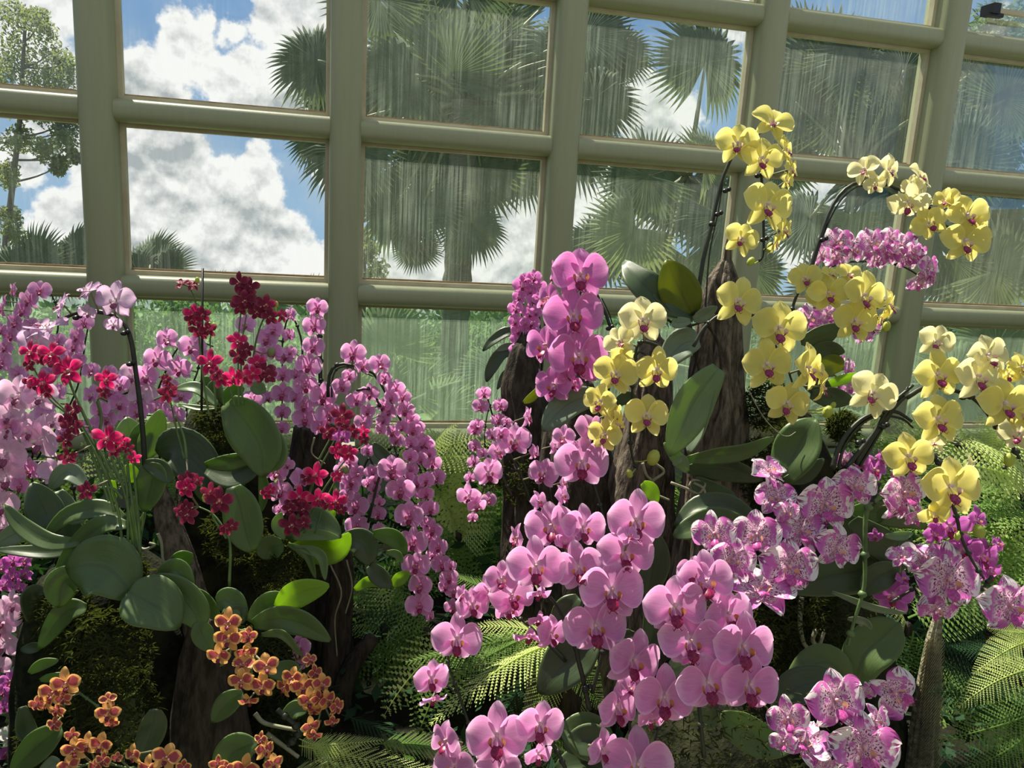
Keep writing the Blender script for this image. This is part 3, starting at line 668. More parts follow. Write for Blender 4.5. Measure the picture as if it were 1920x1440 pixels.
s4 = stump('leaning driftwood branch behind the round leaves at left', [(292,895,12),(310,960,22),(335,1040,27),(362,1130,27),(390,1230,30),(400,1400,36)], 1.40, WOOD, 'driftwood_branch', 'driftwood', 8, .2, .02, 12)
s5 = stump('dark mossy log under the upright leaves left of centre', [(404,758,16),(405,770,44),(418,850,78),(430,960,90),(445,1060,108),(470,1180,120),(500,1320,120),(510,1500,130),(515,1650,130)], 1.56, MOSSB, 'mossy_log', 'log', 7, .22, .01, 14)
s6 = stump('slim forked dark stump among the ferns', [(632,1010,22),(636,1080,26),(628,1180,30),(622,1290,36),(622,1420,40),(620,1650,46)], 1.72, BARK, 'forked_stump', 'stump', 9, .25, .0, 16)
mb = MB(); P = bez(pts_px('632 1370; 640 1300; 665 1240; 700 1196', 1.70, 0), 16); mb.tube(P, [.03-.014*i/(len(P)-1) for i in range(len(P))], 9); mb.build('fork_branch', BARK, s6)
s7 = stump('dark trunk behind the pink flower strings left of centre', [(592,800,40),(588,850,44),(580,920,46),(585,1050,60),(590,1300,70)], 1.85, BARK, 'tree_stump', 'trunk', 9, .2, .0, 18)
s8 = stump('mossy dark stump behind the striped orchids at lower right', [(1470,752,18),(1470,770,50),(1465,850,95),(1460,940,120),(1470,1050,150),(1490,1180,165),(1500,1330,175),(1500,1600,185)], 1.62, MOSSB, 'mossy_stump', 'stump', 7, .24, .01, 20)
s9 = stump('dark mossy bank below the large pink orchids', [(1330,1205,20),(1330,1230,50),(1370,1320,170),(1400,1430,250),(1400,1650,280)], 1.50, MOSSB, 'mossy_bank', 'moss', 6, .22, .0, 22)
s10 = stump('slender fern trunk with woven bark catching sunlight at lower right', [(1764,1130,5),(1752,1195,14),(1745,1260,20),(1735,1340,24),(1725,1440,28),(1718,1640,30)], 1.55, simple('fern_trunk', (.10,.10,.06), (.30,.28,.18), 60, .8, stretch=(1,1,2), bstr=1), 'fern_trunk', 'trunk', 14, .2, .0, 24)
mb = MB(); r = random.Random(8)
for i in range(36):
    for j in range(9):
        a = -1.4+2.8*j/8; y = 1205+i*6.6+(3 if j % 2 else 0); rr = (14+14*(y-1195)/245); cx = 1752-34*(y-1195)/445
        p = at(cx+rr*math.sin(a)*1.0, y, 1.55-.022*math.cos(a)); v = RT*.006+UP*.009
        mb.add([p-v-UP*.003, p+v-UP*.003, p+v+UP*.003-FW*.003, p-v+UP*.003-FW*.003], [(0,1,2,3)])
tag(mb.build('frond_scars', simple('scar', (.36,.34,.22), (.2,.19,.12), 20, .8), s10, False), kind='stuff')
moss_on(s3, [(120,1160,60,-.10),(200,1230,90,-.16),(200,1330,100,-.16),(110,1290,50,-.08),(240,1080,40,-.08),(75,1140,34,-.02),(90,1390,60,-.1)], 700, 31, 1.42)
moss_on(s5, [(415,780,50,-.07),(430,860,50,-.08),(440,1000,60,-.10),(520,1060,60,-.09),(570,1070,28,-.08),(480,1240,80,-.12),(530,1370,60,-.12)], 600, 32, 1.56)
moss_on(s8, [(1440,760,50,-.07),(1420,880,60,-.08),(1480,1150,110,-.18),(1560,1160,90,-.14),(1400,1170,80,-.12),(1500,1250,90,-.17),(1590,880,30,-.02),(1580,800,30,0)], 700, 33, 1.62)
moss_on(s9, [(1330,1370,120,-.2),(1450,1400,130,-.24),(1280,1420,90,-.2),(1420,1260,80,-.02)], 130, 34, 1.50)
moss_on(s2, [(985,900,50,-.05),(925,890,26,0)], 300, 35, 1.8)
roots(s1, 1.46, ['1262 590; 1290 600; 1300 640; 1310 690; 1330 760', '1320 600; 1345 640; 1352 700; 1350 760; 1340 790', '1300 580; 1270 620; 1265 660', '1240 592; 1280 612; 1330 600', '1340 590; 1320 620; 1305 680; 1292 720'], BARK, .003)
roots(s1, 1.42, ['1230 930; 1222 905; 1245 885; 1228 868', '1218 905; 1228 925; 1255 938', '1258 905; 1285 915; 1310 925; 1322 905; 1300 900; 1292 912', '1300 905; 1318 915; 1322 930; 1316 945', '1205 868; 1212 890; 1222 900'], ROOTM, .003)
roots(s8, 1.38, ['1503 1120; 1500 1170; 1507 1205; 1518 1222; 1505 1242', '1530 1180; 1524 1200; 1535 1210; 1545 1185'], ROOTM, .0045)
roots(s5, 1.28, ['478 1338; 495 1355; 530 1364; 575 1371', '500 1375; 560 1420'], ROOTM, .0042)
roots(s3, 1.26, ['255 1030; 250 1060; 262 1075; 245 1090', '296 1000; 303 1020; 306 1050; 318 1065', '250 1020; 270 1030; 290 1022; 280 1018'], ROOTM, .003)
roots(s7, 1.6, ['620 1060; 640 1110; 628 1160; 632 1230', '590 820; 585 850; 610 870', '650 1050; 660 1100; 648 1150'], ROOTM, .002)
fish = root('wire', at(1400, 725, 1.4), 'thin pale wire curling across the dark wood below the yellow orchids', 'wire'); roots(fish, 1.4, ['1400 725; 1430 780; 1460 812; 1478 818; 1492 810'], ROOTM, .0011, 'strand')

# ------------------------------------------------------------------ ferns
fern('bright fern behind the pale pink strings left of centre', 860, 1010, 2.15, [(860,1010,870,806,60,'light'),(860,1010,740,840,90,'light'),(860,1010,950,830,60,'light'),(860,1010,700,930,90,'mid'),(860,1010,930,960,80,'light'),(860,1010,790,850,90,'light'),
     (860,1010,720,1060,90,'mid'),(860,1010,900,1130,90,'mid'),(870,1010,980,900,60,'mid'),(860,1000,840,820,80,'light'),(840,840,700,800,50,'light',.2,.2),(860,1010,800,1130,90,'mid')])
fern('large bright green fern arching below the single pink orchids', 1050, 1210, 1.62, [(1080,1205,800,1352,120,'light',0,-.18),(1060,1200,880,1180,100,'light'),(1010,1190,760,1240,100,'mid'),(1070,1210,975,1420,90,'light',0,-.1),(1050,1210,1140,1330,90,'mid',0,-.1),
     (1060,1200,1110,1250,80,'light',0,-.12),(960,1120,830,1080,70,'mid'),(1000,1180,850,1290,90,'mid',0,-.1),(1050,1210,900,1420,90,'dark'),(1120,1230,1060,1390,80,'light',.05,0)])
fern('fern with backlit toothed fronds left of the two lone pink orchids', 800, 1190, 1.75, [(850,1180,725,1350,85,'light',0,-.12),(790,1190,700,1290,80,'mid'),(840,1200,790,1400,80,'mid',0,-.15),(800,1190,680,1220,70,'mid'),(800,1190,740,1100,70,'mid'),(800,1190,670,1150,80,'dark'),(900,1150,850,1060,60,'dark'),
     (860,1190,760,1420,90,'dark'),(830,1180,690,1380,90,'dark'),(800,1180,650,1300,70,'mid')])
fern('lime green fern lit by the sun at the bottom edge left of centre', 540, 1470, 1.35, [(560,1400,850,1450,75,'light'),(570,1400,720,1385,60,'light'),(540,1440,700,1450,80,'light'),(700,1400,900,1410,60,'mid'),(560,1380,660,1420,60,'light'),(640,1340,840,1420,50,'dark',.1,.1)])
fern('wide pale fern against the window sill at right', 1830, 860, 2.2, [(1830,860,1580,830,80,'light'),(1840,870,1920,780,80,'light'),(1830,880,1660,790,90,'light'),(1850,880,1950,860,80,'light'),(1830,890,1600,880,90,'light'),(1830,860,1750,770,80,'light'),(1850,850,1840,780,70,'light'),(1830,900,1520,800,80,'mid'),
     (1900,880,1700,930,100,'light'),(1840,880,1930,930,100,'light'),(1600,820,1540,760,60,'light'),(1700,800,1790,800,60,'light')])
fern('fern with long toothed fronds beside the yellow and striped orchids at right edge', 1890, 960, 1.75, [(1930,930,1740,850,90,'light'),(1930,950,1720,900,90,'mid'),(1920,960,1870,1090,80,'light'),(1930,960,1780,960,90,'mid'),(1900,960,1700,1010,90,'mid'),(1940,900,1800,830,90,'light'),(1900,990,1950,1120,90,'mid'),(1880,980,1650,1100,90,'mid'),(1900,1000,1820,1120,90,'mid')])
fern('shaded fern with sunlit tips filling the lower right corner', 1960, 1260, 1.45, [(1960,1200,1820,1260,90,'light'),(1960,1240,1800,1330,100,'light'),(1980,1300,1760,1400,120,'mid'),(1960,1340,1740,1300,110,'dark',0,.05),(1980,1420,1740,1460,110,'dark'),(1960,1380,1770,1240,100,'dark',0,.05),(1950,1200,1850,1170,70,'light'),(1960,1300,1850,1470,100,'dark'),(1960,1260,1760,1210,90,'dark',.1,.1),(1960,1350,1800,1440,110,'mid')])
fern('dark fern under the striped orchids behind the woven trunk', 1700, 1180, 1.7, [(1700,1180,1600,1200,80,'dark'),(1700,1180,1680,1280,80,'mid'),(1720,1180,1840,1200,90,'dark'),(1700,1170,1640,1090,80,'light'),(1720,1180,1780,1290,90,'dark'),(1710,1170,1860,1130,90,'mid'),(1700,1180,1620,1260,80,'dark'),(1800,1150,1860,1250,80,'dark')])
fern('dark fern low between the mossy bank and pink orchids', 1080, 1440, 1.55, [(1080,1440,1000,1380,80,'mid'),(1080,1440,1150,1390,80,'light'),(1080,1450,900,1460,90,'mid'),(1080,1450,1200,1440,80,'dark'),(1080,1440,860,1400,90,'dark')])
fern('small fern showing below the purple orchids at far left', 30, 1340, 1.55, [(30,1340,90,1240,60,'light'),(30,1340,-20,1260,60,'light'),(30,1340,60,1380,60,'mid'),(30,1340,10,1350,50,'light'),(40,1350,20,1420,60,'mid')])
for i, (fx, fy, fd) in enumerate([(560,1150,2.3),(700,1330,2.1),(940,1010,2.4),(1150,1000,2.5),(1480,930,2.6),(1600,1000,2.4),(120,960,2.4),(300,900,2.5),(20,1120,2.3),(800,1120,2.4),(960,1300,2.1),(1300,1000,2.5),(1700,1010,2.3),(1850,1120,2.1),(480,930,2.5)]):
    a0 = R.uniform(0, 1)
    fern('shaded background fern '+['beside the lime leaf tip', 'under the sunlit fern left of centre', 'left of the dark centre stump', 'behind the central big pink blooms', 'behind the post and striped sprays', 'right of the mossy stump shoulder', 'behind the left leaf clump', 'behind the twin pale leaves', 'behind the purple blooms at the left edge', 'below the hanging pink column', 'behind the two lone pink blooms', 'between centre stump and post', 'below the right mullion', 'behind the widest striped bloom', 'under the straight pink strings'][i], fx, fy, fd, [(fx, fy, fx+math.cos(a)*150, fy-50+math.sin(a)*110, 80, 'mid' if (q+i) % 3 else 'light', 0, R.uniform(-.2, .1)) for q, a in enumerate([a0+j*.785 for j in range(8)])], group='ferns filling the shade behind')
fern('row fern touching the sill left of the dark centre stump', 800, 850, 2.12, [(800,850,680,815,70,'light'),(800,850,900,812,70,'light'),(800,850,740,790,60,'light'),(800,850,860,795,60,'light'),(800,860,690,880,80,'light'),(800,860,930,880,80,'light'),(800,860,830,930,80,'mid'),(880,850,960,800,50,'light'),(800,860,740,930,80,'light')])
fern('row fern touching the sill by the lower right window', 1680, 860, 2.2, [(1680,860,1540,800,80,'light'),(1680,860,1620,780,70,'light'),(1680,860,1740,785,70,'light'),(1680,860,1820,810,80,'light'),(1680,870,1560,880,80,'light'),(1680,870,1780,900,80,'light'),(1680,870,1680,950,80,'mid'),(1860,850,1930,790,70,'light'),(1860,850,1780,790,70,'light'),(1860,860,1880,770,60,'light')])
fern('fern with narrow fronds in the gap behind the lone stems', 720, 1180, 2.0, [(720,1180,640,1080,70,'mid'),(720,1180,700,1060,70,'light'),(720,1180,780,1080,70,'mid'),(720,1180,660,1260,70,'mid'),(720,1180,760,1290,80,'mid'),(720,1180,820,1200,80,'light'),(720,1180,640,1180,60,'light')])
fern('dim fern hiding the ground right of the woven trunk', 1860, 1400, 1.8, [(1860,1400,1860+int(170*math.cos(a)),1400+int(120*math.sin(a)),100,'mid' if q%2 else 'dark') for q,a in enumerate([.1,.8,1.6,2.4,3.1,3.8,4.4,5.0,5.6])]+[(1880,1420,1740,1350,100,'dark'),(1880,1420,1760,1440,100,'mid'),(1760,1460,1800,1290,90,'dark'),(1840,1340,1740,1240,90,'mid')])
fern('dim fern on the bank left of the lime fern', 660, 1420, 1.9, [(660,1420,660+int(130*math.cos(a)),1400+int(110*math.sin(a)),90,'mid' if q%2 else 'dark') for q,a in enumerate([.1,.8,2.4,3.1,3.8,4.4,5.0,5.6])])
# big dark leaf plants used as undergrowth
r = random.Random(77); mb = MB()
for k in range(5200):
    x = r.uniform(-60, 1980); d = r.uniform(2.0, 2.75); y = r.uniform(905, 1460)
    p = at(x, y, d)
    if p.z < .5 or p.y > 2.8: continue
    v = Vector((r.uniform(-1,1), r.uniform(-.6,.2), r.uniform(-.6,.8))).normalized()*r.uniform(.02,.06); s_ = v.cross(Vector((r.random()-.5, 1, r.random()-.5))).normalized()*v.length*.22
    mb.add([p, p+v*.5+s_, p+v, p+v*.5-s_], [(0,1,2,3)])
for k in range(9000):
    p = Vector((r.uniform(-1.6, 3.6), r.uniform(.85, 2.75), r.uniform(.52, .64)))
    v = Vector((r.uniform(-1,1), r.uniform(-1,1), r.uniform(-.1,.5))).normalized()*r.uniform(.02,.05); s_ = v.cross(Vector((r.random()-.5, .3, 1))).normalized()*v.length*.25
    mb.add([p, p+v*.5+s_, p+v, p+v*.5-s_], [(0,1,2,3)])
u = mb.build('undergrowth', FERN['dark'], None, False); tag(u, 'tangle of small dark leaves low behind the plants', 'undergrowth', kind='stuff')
# ------------------------------------------------------------------ orchids, back to front
p = Plant('pale pink orchid cascading in strings in front of the far left panes', (60,800), 1.95)
p.stem('60 860; 90 700; 110 600; 90 545; 55 545; 20 600; 0 680'); p.stem('70 860; 140 740; 160 640; 165 600; 140 620')
p.flowers('small', '28 545 34 -50 0; 75 545 40 25 10; 10 565 26 -60 0; 56 562 42; 5 582 34 -40 0; 45 583 38; 31 605 42; 110 640 36; 157 605 36 30 0; 22 629 36; 147 630 38; 11 652 32; 141 650 36; 128 672 32; 2 620 30; 150 675 30; 5 680 46; 60 610 32; 75 640 34; 4 725 40; 172 695 36; 50 720 46; 25 765 44; 90 755 40; 110 735 38; 60 790 44; 120 810 34; 35 700 36;20 740 40; 95 700 34')
p = Plant('group of mid pink orchids hanging before the second pane from left', (300,850), 1.75)
p.stem('300 860; 290 760; 318 680; 340 645; 358 634; 400 650'); p.stem('360 860; 350 760; 372 690; 372 640'); p.stem('200 860; 190 780; 230 740; 270 735; 300 748', rad=.003)
p.flowers('pink', '315 635 45 0 0; 362 650 50 5 0; 296 673 52; 338 690 50; 378 668 40; 462 608 40; 207 700 36; 175 740 42; 210 733 42; pale 250 703 52; pale 270 740 60; 225 755 42; 240 780 38; 205 785 40; 332 778 38; 322 730 44; 300 765 44; 275 705 46; 85 775 38; 475 748 40; 175 800 40; 340 740 40; 260 770 42; 500 745 30 40 0; 225 720 40;190 768 36')
p = Plant('purple-pink orchid with small ruffled blooms at the lower left edge', (40,1200), 1.50)
p.stem('60 1200; 30 1130; 25 1080; 20 1040'); p.stem('70 1380; 90 1290; 60 1260; 20 1260'); p.stem('0 1150; 30 1115; 62 1140', rad=.003)
p.flowers('purple', '48 1050 34; 25 1050 38; 50 1075 32; 28 1078 38; 10 1095 38; 38 1100 30; 5 1062 34; 58 1235 36; 80 1222 32; 88 1250 24; 50 1252 30; 20 1277 44; 30 1290 38; 48 1290 36; 30 1310 36; 60 1330 30; 50 1310 32; 8 1325 32; 8 1295 34; 33 1358 26; white 22 1378 46 30 30; 12 1412 38; 22 1430 36; 5 1440 36; 35 1400 30; 45 1340 26')
p = Plant('large pale lilac-pink orchid blooms crowding the left edge', (20,1000), 1.40)
p.stem('80 1000; 60 900; 40 860; 0 850'); p.stem('120 1010; 90 920; 55 880; 20 870', rad=.004); p.stem('0 960; 30 900; 45 870; 100 868; 130 890; 145 960', rad=.0035)
p.flowers('pale', '38 738 76; 78 742 66; 20 775 62; 100 790 40; 60 805 60; 18 803 60; 100 885 56 60 20; small 60 880 50; small 20 800 40; 80 822 86; 15 848 86; 12 892 76; 5 945 66; 8 985 50; 5 1155 74; 28 1130 50; 10 1205 64; 0 1247 44; 2 1180 50;small 40 910 40')
p = Plant('lilac orchid with veined blooms on one dark arching stem at left', (272,870), 1.32)
p.stem('272 880; 266 790; 255 700; 242 625; 215 592; 170 583; 135 590; 108 603', rad=.0052, nodes=False); p.stem('274 880; 269 790; 258 700; 246 628; 219 596; 172 587; 138 594', rad=.002, nodes=False)
p.clip(232, 625); p.clip(243, 683); p.clip(142, 596)
p.flowers('lilac', '212 607 32 30 -20; 165 585 34 10 -30; 118 572 54 -62 20 -20; 168 545 54 -25 45 10; 88 617 84 -10 62 0; 68 640 60 20 -10; 218 562 70 8 0 4')
# strings centre left
p = Plant('pink orchid whose two straight strings hang before the second mullion', (600,800), 1.72)
p.stem('600 860; 603 740; 600 640; 585 590', rad=.003); p.stem('604 800; 600 700; 596 600', rad=.006, dd=.05, fl=False); p.stem('570 860; 560 740; 567 650; 545 590; 530 640; 530 720; 528 800')
p.flowers('small', '547 590 32 -40 0; 540 628 28 40 0; 536 668 36; 532 702 36; 530 737 44; 530 772 32; 529 802 30; 502 635 46; 515 617 38; 480 747 38; 556 702 28; 490 665 36; 515 660 36; 595 577 42 20 0; 590 610 46; 589 650 44; 579 685 50; 573 722 48; 572 760 40; 572 785 46; 607 742 52; 617 777 48; 555 745 30; 600 800 36; 545 660 26; 508 700 30; 480 690 30;475 720 26')
p = Plant('pink orchid arching to the right in one long string below the mullion', (615,850), 1.66)
p.stem('615 745; 617 705; 632 684; 660 685; 700 700; 725 740; 745 775; 762 810; 785 855; 800 885; 822 915', dd=.0, rad=.0038); p.stem('668 732; 695 730; 712 760; 730 800; 740 840; 750 870', dd=.0, rad=.0034)
p.stem('622 745; 624 708; 636 690; 662 690; 700 706', dd=.0, rad=.002)
p.flowers('small', '695 737 40; 720 760 30; 730 770 34; 720 787 32; 738 810 32; 745 825 30; 682 792 38; 715 805 26; 640 725 38 30 10; 667 750 38 20 0; 690 770 30; 655 705 30 20 0; 682 687 34; 722 710 34; 757 745 32; 772 787 32; 782 802 34; 663 662 50 0 0; 712 682 42 20 10; 742 728 38; 760 768 38; 775 806 34; 793 830 38; 800 833 34; 810 867 36; 820 895 36; 782 845 30; 770 830 30; 805 850 28; 755 800 28; 735 745 30')
p = Plant('pink orchid with larger blooms hanging in a column to the fern', (740,860), 1.56)
p.stem('690 980; 715 880; 735 850; 752 880; 772 950; 786 1040; 795 1120; 800 1160', rad=.0028)
p.flowers('small', '736 880 58 0 0; 752 918 54 0 -5; 768 966 58 0 0; 776 1015 56; 781 1059 54; 790 1097 50; 805 1155 24 50 0; 787 1134 52 0 10')
p = Plant('pink orchid string overlapping the hanging column on its right side', (800,880), 1.62)
p.stem('780 860; 800 920; 812 990; 828 1060; 848 1120; 850 1145')
p.flowers('small', '770 880 32; 782 905 32; 790 925 30; 796 950 28; 800 980 28; 805 1010 28; 812 1040 26; 800 925 30; 807 953 36; 812 992 38; 822 1025 38; 827 1057 40; 842 1082 38; 836 1100 30; 852 1108 36; 850 1137 36; 790 860 30; 770 855 30; 800 900 32; 765 895 28; 845 1060 26')
p = Plant('pink orchid string hanging beside the crimson sprays', (665,850), 1.60)
p.stem('640 980; 650 880; 668 860; 680 920; 675 1000'); p.stem('650 980; 690 860; 706 920; 712 970; 702 1010')
p.flowers('small', '690 845 28; 655 865 36; 697 885 32 30 0; 670 885 30; 660 900 38; 702 915 24; 657 912 42; 702 935 26; 669 947 50; 710 962 34; 670 985 48; 710 990 24; 703 1007 20; 640 880 30; 712 940 22; 650 930 30; 704 900 24;690 905 24')
p = Plant('pink orchid blooms peeping from behind the upright left leaves', (540,1000), 1.52)
p.stem('540 1010; 530 930; 520 880'); p.stem('560 1010; 570 930; 565 890', rad=.002)
p.flowers('pink', '520 882 50; 562 897 46 55 10; 545 935 44; 525 920 46; 525 955 26; 540 870 26; 572 1022 44; 475 750 36; 580 1080 30; 562 1212 48 0 0; 558 1242 38; 565 1225 30;570 1115 24')
# small strings at the trunk
p = Plant('orchid with many tiny pink blooms in a dense curtain left of the big blooms', (990,800), 1.82)
p.stem('1010 760; 1020 640; 1020 560; 1000 530; 982 560; 975 640; 978 700'); p.stem('1015 700; 1012 600; 1005 545; 995 600; 992 680', rad=.002)
p.flowers('rose', '1002 520 30; 985 523 26; 979 535 36; 1012 538 30; 995 545 26; 975 557 28; 1000 563 28; 967 578 32; 994 587 34; 967 602 30; 997 605 32; 972 619 30; 992 622 30; 971 636 30; 990 640 32; 970 655 32; 995 660 36; 969 672 28; 991 675 34; 980 692 36; 1010 560 26; 1005 585 24; 985 605 22; small 976 725 36; small 1007 708 36; small 985 745 30; small 975 757 28; 1008 625 22; 1010 650 24')
p = Plant('tiny pink orchid string swinging out over the sill left of the dark trunk', (950,880), 1.78)
p.stem('960 900; 930 800; 918 760; 910 730'); p.stem('940 900; 912 850; 910 800; 918 760', rad=.002); p.stem('985 1010; 990 920; 1000 880')
p.flowers('small', '907 737 30; 901 762 32; 939 760 32; 935 787 30; 895 797 28; 891 806 28; 891 836 28; 887 865 26; 881 895 24; 925 815 30; 905 850 22; 886 970 22; 917 937 30; 920 870 24; 979 892 32; 980 872 32; 1000 875 24; 980 940 28; 984 968 30; 1007 932 32; 1002 952 26; 1027 937 26; 960 800 24; 950 790 20')
p = Plant('mid-sized pink orchid spray nodding at the trunk beside the tiny string', (1000,960), 1.5)
p.stem('1010 980; 980 900; 950 830; 965 790'); p.stem('960 930; 930 880; 900 930', rad=.003)
p.flowers('pink', '987 782 44 65 0; 966 825 64 -10 0; 940 812 32; 930 848 46 50 10; 915 885 58 20 0; 880 928 50 -20 -20; 893 946 40 30 -30; 1000 848 34 60 0; 1022 887 60 -30 5; 1055 905 40 60 0; 1058 870 30 60 0; 1040 835 40 50 0; 1062 860 30')
p = Plant('three huge rose-pink orchid blooms stacked before the third mullion', (1120,760), 1.42)
p.stem('1120 800; 1150 660; 1140 600; 1122 560', rad=.0045, nodes=False); p.stem('1128 800; 1154 660; 1146 600; 1128 558', rad=.002, nodes=False, dd=.03); p.clip(1141, 616); p.stem('1122 560; 1105 520; 1085 560; 1075 620; 1080 700', rad=.003)
p.flowers('rose', '1030 560 66 -65 10; 1048 510 60 -70 0; 1025 648 84 -50 0; 1040 722 78 -30 0; 1075 720 36; 1105 700 34; 1120 640 26; 1062 700 50 40 0; 1088 516 110 0 0 2; 1075 592 108 0 0 -4; 1085 668 118 0 -4 0', step=-.004)
# ---- yellow orchids
p = Plant('yellow orchid whose tall stem hangs its blooms above the post tip', (1305,600), 1.40)
p.stem('1303 592; 1318 490; 1335 420; 1350 350; 1364 312; 1385 270; 1410 262; 1424 300; 1430 370; 1432 450; 1430 480; 1422 490', rad=.0042, nodes=True); p.stem('1322 592; 1330 480; 1346 400; 1356 340', rad=.0018, nodes=False)
p.clip(1360, 358); p.clip(1345, 402); p.clip(1430, 450); p.clip(1420, 330)
p.flowers('yellow', '1470 282 64 45 10; 1480 318 50 55 0; 1447 232 78 10 20 25; 1383 270 80 -15 0 6; 1427 298 84 5 -5; 1474 340 36 40 0; 1468 430 54 50 -10; 1452 455 44 60 -20; 1438 385 98 4 0 12; 1390 448 66 -5 0 24', step=-.004)
p.buds('1445 464 9; 1408 490 8')
p = Plant('yellow orchid on a high double arch before the right mullion', (1520,520), 1.38)
p.stem('1520 560; 1523 495; 1537 450; 1552 405; 1572 368; 1600 345; 1635 341; 1668 348; 1700 362; 1740 386; 1762 415; 1782 428', rad=.0042, nodes=False); p.stem('1524 500; 1540 452; 1558 408; 1578 374; 1604 352; 1632 346', rad=.0018, nodes=False)
p.clip(1633, 346); p.clip(1542, 450)
p.flowers('cream', '1622 318 58 -50 10 -12; 1640 345 40 -20 -20; 1664 318 62 30 0 10; 1722 335 62 35 25 30; 1712 350 44 -50 0; 1702 378 74 -5 -45 0; yellow 1742 418 66 -20 -10 -30; yellow 1775 375 50 -50 10; yellow 1790 382 56 20 20; yellow 1838 425 50 40 0; yellow 1812 404 78 5 0; yellow 1808 452 88 0 -10 4', step=-.004)
p = Plant('magenta and white marbled orchid in a tight arch below the high yellow one', (1560,640), 1.60)
p.stem('1560 700; 1530 560; 1560 500; 1620 490; 1680 495; 1720 515; 1742 535', rad=.003)
p.flowers('striped', '1568 480 54 -20 -20; 1568 455 64 -10 10; 1600 470 50; 1645 486 46 0 -20; 1632 458 70 10 10; 1662 476 50; 1690 462 66 0 10; 1703 482 54; 1722 478 50 30 0; 1738 502 58 30 0; 1722 528 50 0 -40; 1745 520 40 50 0; 1515 600 62; 1552 590 64; 1585 600 50; 1620 625 44; 1590 690 40 30 0; 1592 725 44; 1572 675 24; 1635 615 36; 1582 862 40; 1668 445 44; 1540 478 40; 1710 470 40')
p = Plant('yellow orchid cluster before the rail beside the right mullion', (1490,640), 1.34)
p.stem('1480 620; 1488 570; 1510 535; 1560 540; 1610 560; 1640 600', rad=.003); p.stem('1638 580; 1632 600; 1640 625', rad=.0018)
p.flowers('yellow', '1590 515 50 10 20; 1540 555 54 -10 -30; 1510 522 64 -15 5 -8; 1555 515 40 20 30; 1665 572 60 45 0; 1552 550 74 0 0; 1650 595 46 50 -30; 1618 555 94 10 0 10; 1602 601 84 -5 -5 8', step=-.003)
p.buds('1662 612 9')
p = Plant('yellow orchid cluster stacked against the right side of the driftwood post', (1480,720), 1.26)
p.stem('1300 650; 1320 615; 1350 590; 1380 585; 1430 600; 1450 640; 1480 700; 1500 770', rad=.003)
p.flowers('yellow', '1535 700 50 50 20; 1384 565 92 0 5 14; 1460 615 106 0 -5 6; 1437 683 96 -4 0 -4; 1540 725 60 60 -10; 1512 690 92 35 0 5; 1475 755 84 -5 -5 16', step=-.004)
p.buds('1552 772 11; 1562 760 6')
p = Plant('pale yellow orchid bloom alone before the lower right mullion', (1600,880), 1.20)
p.stem('1560 880; 1575 835; 1605 795; 1640 775; 1680 772; 1710 790', rad=.0045, nodes=False); p.stem('1572 880; 1582 840; 1610 800; 1645 780; 1690 785; 1712 802', rad=.003, nodes=False); p.stem('1585 880; 1640 810; 1670 760; 1712 722', rad=.0045, nodes=False); p.stem('1605 870; 1650 800; 1690 750; 1725 730', rad=.0048, nodes=False); p.stem('1612 875; 1660 795; 1702 725', rad=.0025, nodes=False)
p.clip(1655, 800); p.clip(1610, 830)
p.flowers('cream', '1636 738 92 -5 10 30')
p = Plant('big yellow orchid blooms spreading along the right edge', (1860,880), 1.16)
p.stem('1700 745; 1740 725; 1800 735; 1835 755; 1870 800; 1895 832; 1912 860', rad=.0042); p.stem('1730 822; 1745 850; 1768 875', rad=.004); p.stem('1898 850; 1890 870; 1880 880', rad=.002)
p.clip(1805, 745); p.clip(1892, 828); p.clip(1738, 838)
p.flowers('cream', '1755 640 68 -10 0 20; yellow 1912 690 66 20 10; yellow 1890 700 50 0 -30; 1850 667 86 5 5; yellow 1757 702 94 -4 0 -6; 1832 706 100 4 0 4; 1912 812 76 -50 0; 1815 880 60 65 0; 1752 832 40 -30 40; yellow 1757 785 98 0 4; yellow 1882 757 102 0 0 -3; yellow 1915 780 50 30 0', step=-.003)
p.buds('1892 862 12')
p = Plant('lowest yellow orchid blooms overlapping the striped flowers at right', (1790,1010), 1.08)
p.stem('1782 930; 1795 975; 1800 1000; 1812 1030; 1828 1060; 1845 1085', rad=.003)
p.flowers('yellow', '1702 855 94 -5 -5 -8; 1752 962 56 -20 -30 -10; 1780 912 118 0 0 0', step=-.004)
p.buds('1836 996 13; 1795 1006 7')
p = Plant('yellow orchid spray hanging in front of the trunk left of the post', (1190,820), 1.30)
p.stem('1240 650; 1200 642; 1188 690; 1185 760; 1182 830; 1188 865; 1195 880', rad=.0032); p.stem('1230 680; 1200 660; 1190 680', rad=.002)
p.flowers('cream', '1162 640 60 -20 10 -30; yellow 1165 665 50 20 -30; 1205 600 94 0 0 0; yellow 1155 700 84 -6 5 10; yellow 1230 692 84 0 -14 4; yellow 1127 752 70 -30 -5 10; yellow 1150 775 46 40 0; yellow 1212 778 84 0 5 6; yellow 1155 795 50 50 0; yellow 1135 815 66 -20 0 10', step=-.004)
p.buds('1225 858 14; 1180 888 8')
